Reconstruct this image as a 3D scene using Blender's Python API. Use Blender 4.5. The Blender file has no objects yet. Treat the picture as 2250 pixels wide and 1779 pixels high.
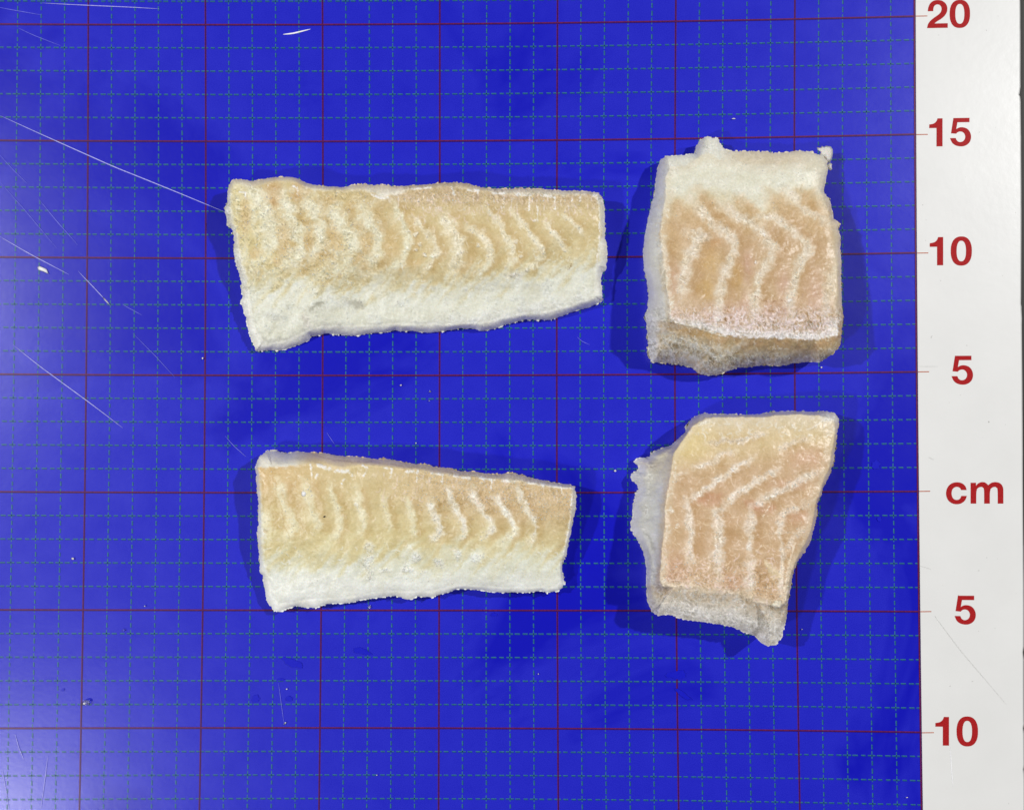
import bpy, math, random
import numpy as np
from mathutils import Vector
from mathutils.geometry import tessellate_polygon

sc = bpy.context.scene
random.seed(7)
RNG = np.random.default_rng(7)

# ------------------------------------------------------------------ camera
W0, H0 = 2250.0, 1779.0            # size of the photograph
DIST = 0.50                        # camera to board (m)
PXM = 5140.0                       # photo pixels per metre at the board
TILT = math.radians(1.7)
FPX = PXM * DIST
cam_d = bpy.data.cameras.new('camera')
cam = bpy.data.objects.new('camera', cam_d)
sc.collection.objects.link(cam)
CAM = np.array([0.0, -DIST * math.sin(TILT), DIST * math.cos(TILT)])
cam.location = CAM
cam.rotation_euler = (TILT, 0, 0)
cam_d.sensor_width = 36
cam_d.lens = 36 * FPX / W0
cam_d.clip_start = 0.01
cam_d.clip_end = 20
sc.camera = cam
sc.render.resolution_x, sc.render.resolution_y = 1024, 809


def at(px, py, z=0.0):
    """point of the place at height z that the photo shows at pixel px, py"""
    px = np.asarray(px, float); py = np.asarray(py, float)
    x = (px - W0 / 2) / FPX; y = -(py - H0 / 2) / FPX
    c, s = math.cos(TILT), math.sin(TILT)
    dx, dy, dz = x, y * c + s, y * s - c
    t = (z - CAM[2]) / dz
    return np.stack([CAM[0] + dx * t, CAM[1] + dy * t, np.zeros_like(x) + z], -1)


# ------------------------------------------------------------------ light
world = bpy.data.worlds.new('World'); sc.world = world
world.use_nodes = True
bg = world.node_tree.nodes['Background']
bg.inputs[0].default_value = (0.93, 0.96, 1.0, 1)
bg.inputs[1].default_value = 0.032


def lamp(name, loc, power, size, col=(1, 0.992, 0.985)):
    d = bpy.data.lights.new(name, 'AREA'); d.shape = 'DISK'; d.size = size
    d.energy = power; d.color = col
    o = bpy.data.objects.new(name, d); sc.collection.objects.link(o)
    o.location = loc
    o.rotation_euler = (-Vector(loc)).to_track_quat('-Z', 'Y').to_euler()
    return o


lamp('lamp_right', (1.68, 0.80, 2.10), 46.0, 0.08)
lamp('lamp_left', (-1.78, 0.34, 2.25), 38.0, 0.08)
lamp('lamp_low_left', (-1.10, -0.84, 1.70), 13.0, 0.12)
sc.view_settings.view_transform = 'Standard'
sc.view_settings.look = 'None'
sc.view_settings.exposure = 0.0
sc.view_settings.gamma = 1.0


# ------------------------------------------------------------------ helpers
def lin(c):
    c = np.asarray(c, float) / 255.0
    return np.where(c <= 0.04045, c / 12.92, ((c + 0.055) / 1.055) ** 2.4)


def hsh(ix, iy, seed):
    n = (ix.astype(np.int64) * 374761393 + iy.astype(np.int64) * 668265263 + seed * 1442695041) & 0xFFFFFFFF
    n = ((n ^ (n >> 13)) * 1274126177) & 0xFFFFFFFF
    n = ((n ^ (n >> 16)) * 2246822519) & 0xFFFFFFFF
    return ((n ^ (n >> 15)) & 0xFFFFFF) / float(0xFFFFFF)


def noise(x, y, seed=0):
    xi = np.floor(x); yi = np.floor(y); xf = x - xi; yf = y - yi
    u = xf * xf * xf * (xf * (xf * 6 - 15) + 10); v = yf * yf * yf * (yf * (yf * 6 - 15) + 10)

    def g(a, b):
        an = hsh(xi + a, yi + b, seed) * 2 * math.pi
        return np.cos(an) * (xf - a) + np.sin(an) * (yf - b)
    n0 = g(0, 0) * (1 - u) + g(1, 0) * u
    n1 = g(0, 1) * (1 - u) + g(1, 1) * u
    return (n0 * (1 - v) + n1 * v) * 1.5


def fbm(x, y, seed=0, o=4, gain=0.55):
    s = 0; a = 1; t = 0
    for k in range(o):
        s = s + a * noise(x * 2 ** k, y * 2 ** k, seed + k * 17); t += a; a *= gain
    return s / t * 1.6


def ridge(x, y, seed=0, o=3):
    s = 0; a = 1; t = 0
    for k in range(o):
        s = s + a * (1 - np.abs(noise(x * 2 ** k, y * 2 ** k, seed + k * 13)) * 2.6); t += a; a *= 0.6
    return np.clip(s / t, 0, 1)


def sstep(a, b, x):
    t = np.clip((x - a) / (b - a), 0, 1)
    return t * t * (3 - 2 * t)


def seg_dist(x, y, pts, closed=False, want_t=False):
    """distance to a polyline"""
    P = np.asarray(pts, float)
    n = len(P) if closed else len(P) - 1
    best = np.full(x.shape, 1e18); bt = np.zeros(x.shape)
    for i in range(n):
        a = P[i]; b = P[(i + 1) % len(P)]; d = b - a; L = max(d @ d, 1e-9)
        t = np.clip(((x - a[0]) * d[0] + (y - a[1]) * d[1]) / L, 0, 1)
        q = (x - a[0] - t * d[0]) ** 2 + (y - a[1] - t * d[1]) ** 2
        m = q < best
        best = np.where(m, q, best)
        if want_t: bt = np.where(m, (i + t) / n, bt)
    best = np.sqrt(best)
    return (best, bt) if want_t else best


def inside(x, y, pts):
    P = np.asarray(pts, float); c = np.zeros(x.shape, bool)
    for i in range(len(P)):
        a = P[i]; b = P[i - 1]
        if a[1] == b[1]: continue
        m = ((a[1] > y) != (b[1] > y)) & (x < (b[0] - a[0]) * (y - a[1]) / (b[1] - a[1]) + a[0])
        c ^= m
    return c


def sdf(x, y, pts):
    return np.where(inside(x, y, pts), 1, -1) * seg_dist(x, y, pts, True)


def link(name, mesh, parent=None, label=None, cat=None, group=None, kind=None):
    o = bpy.data.objects.new(name, mesh); sc.collection.objects.link(o)
    if parent is not None: o.parent = parent
    if label: o['label'] = label
    if cat: o['category'] = cat
    if group: o['group'] = group
    if kind: o['kind'] = kind
    return o


def mesh(name, v, f, m=None, smooth=False):
    me = bpy.data.meshes.new(name)
    me.from_pydata([tuple(p) for p in v], [], [tuple(q) for q in f])
    if m: me.materials.append(m)
    if smooth: me.polygons.foreach_set('use_smooth', [True] * len(me.polygons))
    me.update()
    return me


class MT:
    """small wrapper round a node material"""
    def __init__(s, name):
        s.m = bpy.data.materials.new(name); s.m.use_nodes = True
        s.t = s.m.node_tree; s.b = s.t.nodes['Principled BSDF']
        s.co = s.t.nodes.new('ShaderNodeNewGeometry').outputs['Position']

    def n(s, typ, **kw):
        nd = s.t.nodes.new('ShaderNode' + typ)
        for k, v in kw.items():
            if k in nd.inputs.keys(): nd.inputs[k].default_value = v
            else: setattr(nd, k, v)
        return nd

    def l(s, a, b): s.t.links.new(a, b)

    def noise(s, scale, detail=4, rough=0.55, vec=None, dist=0.0):
        nd = s.n('TexNoise', Scale=scale, Detail=detail, Roughness=rough, Distortion=dist)
        s.l(vec or s.co, nd.inputs['Vector'])
        return nd.outputs['Fac']

    def ramp(s, fac, stops):
        nd = s.n('ValToRGB'); cr = nd.color_ramp
        while len(cr.elements) < len(stops): cr.elements.new(0.5)
        for e, (p, c) in zip(cr.elements, stops):
            e.position = p; e.color = (*c, 1) if len(c) == 3 else c
        s.l(fac, nd.inputs[0]); return nd.outputs[0]

    def mix(s, fac, a, b, mode='MIX'):
        nd = s.n('Mix', data_type='RGBA', blend_type=mode)
        for sock, val in ((nd.inputs[0], fac), (nd.inputs[6], a), (nd.inputs[7], b)):
            if hasattr(val, 'links'): s.l(val, sock)
            elif isinstance(val, (int, float)): sock.default_value = val
            else: sock.default_value = (*val, 1)
        return nd.outputs[2]

    def bump(s, h, strength, dist, prev=None):
        nd = s.n('Bump', Strength=strength, Distance=dist)
        s.l(h, nd.inputs['Height'])
        if prev: s.l(prev, nd.inputs['Normal'])
        return nd.outputs[0]


def g3(v): return (v, v, v)


# ------------------------------------------------------------------ materials
def mat_blue():
    M = MT('blue_laminate')
    big = M.noise(9, 5, 0.55, dist=0.6)
    wet = M.ramp(big, [(0.52, g3(0)), (0.60, g3(1))])
    fine = M.noise(2600, 3, 0.7)
    mid = M.noise(70, 4, 0.6)
    c = M.mix(M.ramp(mid, [(0.3, g3(0)), (0.7, g3(1))]), (0.008, 0.010, 0.46), (0.013, 0.016, 0.52))
    c = M.mix(M.ramp(fine, [(0.35, g3(0)), (0.65, g3(1))]), c, (0.022, 0.026, 0.57))
    # faint streaky smears where the board is still damp
    c = M.mix(wet, c, (0.005, 0.006, 0.46))
    M.l(c, M.b.inputs['Base Color'])
    r = M.mix(wet, g3(0.245), g3(0.245))
    r2 = M.mix(M.ramp(mid, [(0.3, g3(0)), (0.7, g3(1))]), r, g3(0.27))
    M.l(r2, M.b.inputs['Roughness'])
    M.b.inputs['Specular IOR Level'].default_value = 0.5
    M.l(M.bump(fine, 0.12, 0.00008, M.bump(M.noise(500, 3), 0.06, 0.0003)), M.b.inputs['Normal'])
    return M.m


def mat_white():
    M = MT('white_laminate')
    a = M.noise(28, 5, 0.6)
    c = M.mix(M.ramp(a, [(0.35, g3(0)), (0.68, g3(1))]), (0.80, 0.80, 0.785), (0.765, 0.765, 0.75))
    sp = M.noise(330, 2, 0.5)
    c = M.mix(M.ramp(sp, [(0.74, g3(0)), (0.80, g3(1))]), c, (0.45, 0.44, 0.42))
    fine = M.noise(2200, 2)
    c = M.mix(M.ramp(fine, [(0.3, g3(0)), (0.7, g3(0.12))]), c, (0.68, 0.68, 0.67))
    M.l(c, M.b.inputs['Base Color'])
    M.b.inputs['Roughness'].default_value = 0.26
    M.l(M.bump(M.noise(260, 4), 0.10, 0.0004), M.b.inputs['Normal'])
    return M.m


def mat_ink(name, c1, c2, rough=0.3):
    M = MT(name)
    f = M.noise(1400, 3, 0.7)
    c = M.mix(M.ramp(f, [(0.38, g3(0)), (0.62, g3(1))]), c1, c2)
    M.l(c, M.b.inputs['Base Color'])
    M.b.inputs['Roughness'].default_value = rough
    M.b.inputs['Specular IOR Level'].default_value = 0.3
    return M.m


def mat_plain(name, c, rough=0.5, spec=0.5):
    M = MT(name)
    f = M.noise(900, 3)
    M.l(M.mix(f, tuple(x * 0.8 for x in c), c), M.b.inputs['Base Color'])
    M.b.inputs['Roughness'].default_value = rough
    M.b.inputs['Specular IOR Level'].default_value = spec
    return M.m


def mat_flesh():
    M = MT('frozen_fish_flesh')
    at_ = M.n('Attribute', attribute_name='Col')
    fr = M.n('Attribute', attribute_name='Frost')
    f1 = M.noise(1500, 3, 0.7); f2 = M.noise(5200, 2, 0.6)
    c = M.mix(M.ramp(f1, [(0.36, g3(0)), (0.64, g3(1))]), at_.outputs['Color'],
              M.mix(1.0, at_.outputs['Color'], (1.07, 1.08, 1.10), 'MULTIPLY'))
    c = M.mix(M.ramp(f2, [(0.62, g3(0)), (0.74, g3(0.5))]), c, (0.80, 0.77, 0.70))
    M.l(c, M.b.inputs['Base Color'])
    M.b.inputs['Subsurface Weight'].default_value = 0.10
    M.b.inputs['Subsurface Radius'].default_value = (1.0, 0.75, 0.5)
    M.b.inputs['Subsurface Scale'].default_value = 0.0014
    rg = M.ramp(fr.outputs['Fac'], [(0.0, g3(0.34)), (0.6, g3(0.7))])
    M.l(rg, M.b.inputs['Roughness'])
    M.b.inputs['Specular IOR Level'].default_value = 0.42
    n = M.bump(M.noise(900, 3, 0.6, dist=0.8), 0.10, 0.0005)
    n = M.bump(f2, 0.10, 0.0002, n)
    M.l(n, M.b.inputs['Normal'])
    return M.m


def mat_frost():
    M = MT('frost')
    f = M.noise(2500, 2)
    M.l(M.mix(f, (0.70, 0.67, 0.60), (0.90, 0.88, 0.84)), M.b.inputs['Base Color'])
    M.b.inputs['Roughness'].default_value = 0.55
    M.b.inputs['Subsurface Weight'].default_value = 0.2
    M.l(M.bump(M.noise(1500, 4, 0.7), 0.9, 0.0006), M.b.inputs['Normal'])
    M.b.inputs['Subsurface Scale'].default_value = 0.001
    return M.m


def mat_ice():
    M = MT('clear_ice')
    M.b.inputs['Base Color'].default_value = (0.97, 0.98, 1, 1)
    M.b.inputs['Roughness'].default_value = 0.08
    M.b.inputs['IOR'].default_value = 1.33
    M.b.inputs['Transmission Weight'].default_value = 0.9
    M.l(M.bump(M.noise(1800, 2), 0.4, 0.0003), M.b.inputs['Normal'])
    return M.m


BLUE, WHITE = mat_blue(), mat_white()
RED = mat_ink('red_line_ink', (0.10, 0.009, 0.045), (0.17, 0.016, 0.06))
MAROON = mat_ink('maroon_line_edge', (0.025, 0.004, 0.10), (0.05, 0.006, 0.12))
GREEN = mat_ink('green_line_ink', (0.02, 0.11, 0.22), (0.045, 0.19, 0.25))
DGREEN = mat_ink('dark_green_line_edge', (0.008, 0.04, 0.20), (0.01, 0.07, 0.22))
TICK = mat_ink('tick_ink', (0.42, 0.10, 0.05), (0.55, 0.17, 0.09))
NUM = mat_ink('red_numeral_ink', (0.35, 0.014, 0.016), (0.42, 0.020, 0.022), 0.22)
NUM.node_tree.nodes['Principled BSDF'].inputs['Specular IOR Level'].default_value = 0.12
SCR = mat_ink('scratched_film', (0.30, 0.30, 0.80), (0.48, 0.48, 0.92), 0.5)
SCRF = mat_ink('faint_scratch', (0.10, 0.11, 0.70), (0.18, 0.19, 0.82), 0.5)
SCRW = mat_ink('bright_scratch', (0.85, 0.85, 0.9), (0.95, 0.95, 0.95), 0.5)
SCRG = mat_ink('grey_scratch', (0.62, 0.62, 0.60), (0.70, 0.70, 0.68), 0.5)
WETM = mat_ink('damp_film', (0.007, 0.009, 0.50), (0.010, 0.013, 0.53), 0.30)
TABLE = mat_plain('dark_table_top', (0.034, 0.034, 0.028), 0.6)
FLESH, FROST, ICE = mat_flesh(), mat_frost(), mat_ice()
SPECK = mat_plain('dark_speck', (0.004, 0.004, 0.006), 0.4)
CHIP = mat_plain('plain_white', (0.92, 0.92, 0.92), 0.3)
CRACK = mat_plain('crack_brown', (0.30, 0.20, 0.11), 0.6)

# ------------------------------------------------------------------ table
v = [(-1.2, -1.2, -0.0032), (1.2, -1.2, -0.0032), (1.2, 1.2, -0.0032), (-1.2, 1.2, -0.0032)]
table = link('table_top', mesh('table_top', v, [(0, 1, 2, 3)], TABLE), kind='structure',
             label='dark grey table top beyond the right edge of the board')

# ------------------------------------------------------------------ board
CV = np.array([1094.453, -0.228, 0.97, 1030.199, 9.024, 13.601, 10.197, -0.893, -2.545, 18.27, 1.416, -12.67])
CH = np.array([953.233, -2.749, -4.877, 0.132, 1032.253, 10.731, 13.172, 2.357, 2.414, 1.882, 7.78, 0.599])


def vx(i, y):      # photo x of the vertical grid line i (in 5 cm units) at photo y
    i = (i - 4.5) / 4; y = (np.clip(y, -60, 1840) - 889.5) / 889.5
    return sum(CV[a * 3 + c] * i ** a * y ** c for a in range(4) for c in range(3))


def hy(j, x):
    j = (j - 4.5) / 4; x = (np.clip(x, -60, 2110) - 1125) / 1125
    return sum(CH[a * 4 + c] * j ** a * x ** c for a in range(3) for c in range(4))


board = bpy.data.objects.new('measuring_board', None); sc.collection.objects.link(board)
board.location = (0.213, 0, 0)
board['label'] = 'blue measuring board with red and green grid and white number strip at right'
board['category'] = 'measuring board'


def bchild(name, me, label=None, kind=None):
    o = link(name, me, board, label=label, kind=kind)
    o.location = tuple(-np.array(board.location))
    return o


YS = np.linspace(-60, 1840, 60)


def slab(name, left, right, m, z=0.0, th=0.003, bev=0.0):
    """left(y), right(y) give photo x of the edges; a 3 mm thick sheet"""
    L = at([left(y) for y in YS], YS, z); R = at([right(y) for y in YS], YS, z)
    n = len(YS); v = []; f = []
    if bev:
        R0 = R.copy(); R0[:, 0] -= bev
        R1 = R.copy(); R1[:, 2] -= bev * 0.8
        cols = [L, R0, R1, R1 - [0, 0, th - bev * 0.8], L - [0, 0, th]]
    else:
        cols = [L, R, R - [0, 0, th], L - [0, 0, th]]
    k = len(cols)
    for c in cols: v += list(c)
    for i in range(n - 1):
        for c in range(k):
            d = (c + 1) % k
            f.append((c * n + i, d * n + i, d * n + i + 1, c * n + i + 1))
    f.append(tuple(c * n for c in range(k))[::-1]); f.append(tuple(c * n + n - 1 for c in range(k)))
    me = mesh(name, v, f, m)
    import bmesh
    bm = bmesh.new(); bm.from_mesh(me); bmesh.ops.recalc_face_normals(bm, faces=bm.faces); bm.to_mesh(me); bm.free()
    return me


def border(y): return vx(8, y)


YE = [-60, 0, 60, 120, 190, 203, 208, 212, 225, 300, 450, 650, 667, 674, 700, 900, 1000, 1100, 1200, 1300, 1420, 1433, 1450, 1590, 1600, 1610, 1680, 1690, 1700, 1779, 1840]
XE = [2242, 2242.6, 2243, 2243.3, 2243.2, 2242, 2240.6, 2242.6, 2243.8, 2244.6, 2245, 2245, 2244.2, 2245.6, 2246.4, 2247.6, 2248.3, 2249, 2249.6, 2250.3, 2250.6, 2249, 2250.6, 2251, 2249.4, 2251, 2251.4, 2250, 2251.6, 2252, 2252]
YS_keep = YS
YS = np.array(sorted(set(list(YS) + YE)))
bchild('scale_strip', slab('scale_strip', lambda y: border(y) + 0.2, lambda y: float(np.interp(y, YE, XE)) + 0.25 * math.sin(y * 0.21), WHITE, bev=0.0007),
       'white strip with red numbers, edge slightly nicked')
YS = YS_keep
bchild('blue_panel', slab('blue_panel', lambda y: -60.0, border, BLUE), 'glossy blue gridded panel, scratched at left')


def ribbon(pts, w, z, v, f, taper=False, wpx=None):
    """flat strip along photo-pixel points, width w in photo px, on the board"""
    P = np.asarray(pts, float); n = len(P)
    t = np.gradient(P, axis=0); t /= np.linalg.norm(t, axis=1)[:, None] + 1e-9
    nn = np.stack([-t[:, 1], t[:, 0]], 1)
    ww = np.full(n, w / 2.0)
    if taper: ww = ww * np.clip(np.sin(np.linspace(0.03, math.pi - 0.03, n)) ** 0.5, 0.05, 1)
    A = P + nn * ww[:, None]; B = P - nn * ww[:, None]
    A = at(A[:, 0], A[:, 1], z); B = at(B[:, 0], B[:, 1], z)
    o = len(v); v += list(A) + list(B)
    for i in range(n - 1):
        f.append((o + i, o + i + 1, o + n + i + 1, o + n + i))


def line_mesh(name, lists, w, z, m):
    v = []; f = []
    for p in lists: ribbon(p, w, z, v, f)
    # faces up
    me = mesh(name, v, f, m)
    nz = np.zeros(len(me.polygons) * 3); me.polygons.foreach_get('normal', nz)
    if nz[2] < 0: me.flip_normals()
    return me


yy = np.linspace(-55, 1835, 40)
# solid red lines every five centimetres, each with a darker strip laid along it
for i in range(1, 8):
    x = np.array([vx(i, y) for y in yy])
    o = bchild('red_grid_line', line_mesh('red_grid_line', [np.stack([x, yy], 1)], 3.7, 0.00006, RED))
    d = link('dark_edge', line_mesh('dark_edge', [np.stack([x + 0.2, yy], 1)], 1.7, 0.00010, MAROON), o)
for j in range(0, 9):
    x = np.linspace(-55, 2090, 40)
    x = x[x < border(900) - 1]; x = np.append(x, border(hy(j, 2012)) - 0.3)
    y = np.array([hy(j, a) for a in x])
    if y.max() < -50 or y.min() > 1830: continue
    o = bchild('red_grid_line', line_mesh('red_grid_line', [np.stack([x, y - 0.8], 1)], 2.2, 0.00014, RED))
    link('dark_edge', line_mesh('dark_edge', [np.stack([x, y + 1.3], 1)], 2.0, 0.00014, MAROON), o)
    # tick on the white strip
    b = border(y[-1]); k = y[-1] - 0.8
    ty = {1: 35.8, 2: 295.8, 3: 556, 4: 816.7, 5: 1079, 6: 1343, 7: 1608.8}.get(j)
    tx = {1: 2037.6, 2: 2038.6, 3: 2039.8, 4: 2041.5, 5: 2043.8, 6: 2046.5, 7: 2052}.get(j)
    if ty:
        bchild('tick_mark', line_mesh('tick_mark', [np.array([[b + 1.5, ty + 0.2], [tx, ty - 0.2]])], 2.0, 0.00006, TICK))
bchild('border_line', line_mesh('border_line', [np.array([[border(y) - 0.9, y] for y in yy])], 4.0, 0.00018, RED))
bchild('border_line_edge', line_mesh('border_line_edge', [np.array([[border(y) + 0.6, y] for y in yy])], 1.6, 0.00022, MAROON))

# dashed green lines every centimetre, darker strips beside the dashes
rr = random.Random(3)
for i5 in range(0, 41):
    if i5 % 5 == 0: continue
    A = []; B = []
    i = i5 / 5
    if vx(i, 900) < -60: continue
    for q in range(-3, 140):
        j = q / 15.0 + 0.0
        ln = (0.30 if q % 3 == 0 else 0.20) / 5 * rr.uniform(0.85, 1.1)
        c0 = j - ln / 2 - 0.03 / 5; c1 = c0 + ln
        xs = vx(i, 889)
        y0, y1 = hy(c0, xs), hy(c1, xs)
        if y1 < -50 or y0 > 1830: continue
        A.append(np.array([[vx(i, y0) - 0.6, y0], [vx(i, y1) - 0.6, y1]]))
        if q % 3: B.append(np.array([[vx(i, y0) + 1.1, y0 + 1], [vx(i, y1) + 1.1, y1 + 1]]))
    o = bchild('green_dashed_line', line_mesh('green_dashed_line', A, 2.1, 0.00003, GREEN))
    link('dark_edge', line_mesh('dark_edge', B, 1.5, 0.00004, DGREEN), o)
for j5 in range(-1, 44):
    if j5 % 5 == 0: continue
    A = []; B = []
    j = j5 / 5
    if hy(j, 1000) < -50 or hy(j, 1000) > 1830: continue
    for q in range(-6, 121):
        c = q / 15.0
        ln = (0.30 if q % 3 == 0 else 0.205) / 5 * rr.uniform(0.85, 1.1)
        c0 = c - ln / 2 - 0.03 / 5; c1 = min(c0 + ln, 7.997)
        if c0 > 7.99 or c0 < -0.8: continue
        ysm = hy(j, 1000)
        x0, x1 = vx(c0, ysm), vx(c1, ysm)
        if x0 < -58: continue
        A.append(np.array([[x0, hy(j, x0) - 0.8], [x1, hy(j, x1) - 0.8]]))
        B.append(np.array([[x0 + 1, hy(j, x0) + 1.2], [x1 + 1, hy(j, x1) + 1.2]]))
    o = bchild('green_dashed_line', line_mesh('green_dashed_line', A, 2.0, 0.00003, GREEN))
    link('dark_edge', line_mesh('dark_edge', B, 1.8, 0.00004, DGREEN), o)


# ------------------------------------------------------------------ numbers
def smooth_poly(P, it=2, lim=38):
    P = [np.array(p, float) for p in P]
    for _ in range(it):
        Q = []
        n = len(P)
        for i in range(n):
            a, b, c = P[i - 1], P[i], P[(i + 1) % n]
            u = b - a; w = c - b
            ang = abs(math.degrees(math.atan2(u[0] * w[1] - u[1] * w[0], u @ w)))
            if ang > lim: Q.append(b)
            else: Q += [b * 0.78 + a * 0.22, b * 0.78 + c * 0.22]
        P = Q
    return P


def sup(cx, cy, rx, ry, e=2.35, n=44):
    r = []
    for k in range(n):
        a = 2 * math.pi * k / n
        c, s = math.cos(a), math.sin(a)
        r.append((cx + rx * abs(c) ** (2 / e) * (1 if c > 0 else -1), cy + ry * abs(s) ** (2 / e) * (1 if s > 0 else -1)))
    return r


G = {
    '1': [smooth_poly([(978, 1222), (1028, 1222), (1028, 989), (987, 989), (978, 1014), (955, 1033), (918, 1039), (918, 1069), (978, 1069)])],
    '5': [smooth_poly([(1120, 985), (1253, 985), (1253, 1021), (1153, 1021), (1143, 1078), (1158, 1068), (1178, 1062), (1202, 1063), (1232, 1073), (1254, 1096), (1266, 1128), (1266, 1158), (1256, 1188), (1234, 1210), (1205, 1222), (1172, 1223), (1136, 1214), (1108, 1192), (1092, 1152), (1139, 1152), (1147, 1172), (1162, 1184), (1180, 1187), (1202, 1179), (1216, 1160), (1219, 1136), (1209, 1112), (1190, 1099), (1170, 1098), (1152, 1105), (1143, 1116), (1100, 1112)])],
    '2': [smooth_poly([(904, 95), (908, 62), (924, 28), (950, 8), (986, 1), (1024, 8), (1054, 30), (1069, 62), (1068, 98), (1050, 132), (1018, 160), (982, 180), (960, 197), (1072, 197), (1072, 235), (898, 235), (904, 205), (922, 177), (955, 150), (995, 124), (1015, 103), (1021, 80), (1018, 60), (1005, 44), (986, 38), (966, 44), (954, 60), (950, 80), (950, 95)])],
    '0': [sup(1173, 118, 85.5, 118), sup(1173, 118, 38, 83)],
    'c': [smooth_poly([(850, 668), (843, 640), (820, 616), (792, 605), (762, 603), (730, 610), (702, 630), (684, 660), (678, 695), (684, 730), (702, 760), (732, 780), (768, 786), (800, 781), (828, 764), (845, 740), (851, 716), (806, 716), (798, 736), (784, 747), (765, 750), (745, 744), (730, 725), (724, 695), (730, 665), (745, 648), (765, 641), (784, 644), (798, 654), (804, 668)])],
    'm': [smooth_poly([(883, 610), (928, 610), (928, 634), (946, 614), (974, 603), (1006, 607), (1030, 630), (1052, 611), (1084, 603), (1118, 608), (1142, 624), (1155, 652), (1156, 680), (1156, 781), (1109, 781), (1109, 680), (1105, 655), (1090, 644), (1068, 646), (1050, 660), (1043, 690), (1043, 781), (996, 781), (996, 680), (992, 655), (977, 644), (955, 646), (937, 660), (930, 690), (930, 781), (883, 781)])],
}


def glyph(ch, x0, y0, x1, y1, rot, v, f, z=0.00006):
    loops = G[ch]
    a = np.array(loops[0]); mn = a.min(0); mx = a.max(0)
    out = []
    for lp in loops:
        p = (np.array(lp) - mn) / (mx - mn) * [x1 - x0, y1 - y0] + [x0, y0]
        c = np.array([(x0 + x1) / 2, (y0 + y1) / 2]); d = p - c; r = math.radians(rot)
        p = np.stack([c[0] + d[:, 0], c[1] + d[:, 1] + d[:, 0] * math.sin(r)], 1)
        out.append([Vector(q) for q in at(p[:, 0], p[:, 1], z)])
    flat = [q for lp in out for q in lp]; o = len(v)
    v += [tuple(q) for q in flat]
    for t in tessellate_polygon(out):
        A, B, C_ = (flat[k] for k in t)
        if (B - A).cross(C_ - A).z < 0: t = (t[0], t[2], t[1])
        f.append(tuple(o + k for k in t))


TXT = [('20', [('2', 2037, .5, 2082.5, 62), ('0', 2086.6, 0, 2131.5, 62)], -1.0),
       ('15', [('1', 2041.8, 260.5, 2071, 322), ('5', 2087.5, 259.5, 2133.7, 322)], -.9),
       ('10', [('1', 2042.9, 521, 2072.4, 583), ('0', 2089, 519.5, 2135.5, 583.7)], -.7),
       ('5', [('5', 2090.8, 781.5, 2138, 845)], -.3),
       ('cm', [('c', 2078.7, 1059, 2124.3, 1107.4), ('m', 2132.7, 1058.6, 2204.7, 1106)], 0),
       ('5', [('5', 2097.5, 1308, 2144, 1371.5)], .3),
       ('10', [('1', 2055.3, 1574, 2085.2, 1637), ('0', 2101.8, 1573, 2149, 1639)], .6)]
words = {'20': 'red number 20 at the top of the white strip', '15': 'red number 15 on the white strip',
         'cm': 'red lettering cm on the white strip'}
for k, (w, gl, rot) in enumerate(TXT):
    v = []; f = []
    for (c, a, b, d, e) in gl: glyph(c, a, b, d, e, rot, v, f)
    lab = words.get(w) or ('red number %s %s the lettering cm' % (w, 'above' if k < 4 else 'below'))
    bchild('lettering', mesh('lettering', v, f, NUM), lab)

# ------------------------------------------------------------------ scratches and stains on the board
SC = [([(0, 254), (120, 308), (250, 367), (400, 427), (496, 466)], 1.9, SCR), ([(92, 7), (200, 12), (270, 16), (350, 20)], 1.6, SCR),
      ([(-5, 16), (40, 24), (92, 34)], 1.3, SCRF), ([(40, 62), (80, 80), (135, 102)], 1.1, SCRF),
      ([(0, 341), (30, 374), (60, 404)], 1.3, SCRF), ([(0, 400), (50, 456), (125, 546)], 1.3, SCRF),
      ([(84, 436), (125, 486), (172, 540)], 1.5, SCRF), ([(0, 520), (70, 560), (152, 604)], 1.6, SCR),
      ([(172, 596), (205, 630), (243, 672)], 1.6, SCR), ([(226, 653), (240, 668)], 2.4, SCRW),
      ([(268, 668), (290, 680), (312, 693)], 1.3, SCRF), ([(28, 757), (90, 806), (190, 880), (270, 940)], 1.7, SCR),
      ([(292, 732), (340, 780), (385, 830)], 1.1, SCRF), ([(495, 958), (515, 980), (541, 1004)], 1.3, SCRF),
      ([(622, 76), (645, 73), (682, 65)], 3.0, SCRW), ([(105, 1660), (99, 1710), (90, 1775)], 1.3, SCR),
      ([(33, 1612), (41, 1640), (52, 1668)], 1.5, SCR), ([(5, 1690), (15, 1745), (20, 1779)], 1.0, SCR),
      
      ([(1268, 740), (1280, 750), (1296, 758)], 1.2, SCRF), ([(718, 950), (735, 975)], 1.1, SCRF),
      ([(612, 1500), (618, 1545), (624, 1590)], 1.2, SCRF)]
for p, w, m in SC:
    P = np.array(p, float); t = np.linspace(0, len(P) - 1, 24)
    P = np.stack([np.interp(t, range(len(P)), P[:, 0]), np.interp(t, range(len(P)), P[:, 1])], 1)
    P[:, 1] += 0.5 * np.sin(t * 2.1)
    v = []; f = []; ribbon(P, w, 0.00026, v, f, taper=True)
    me = mesh('scratch', v, f, m)
    if me.polygons[0].normal.z < 0: me.flip_normals()
    bchild('scratch', me)
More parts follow.
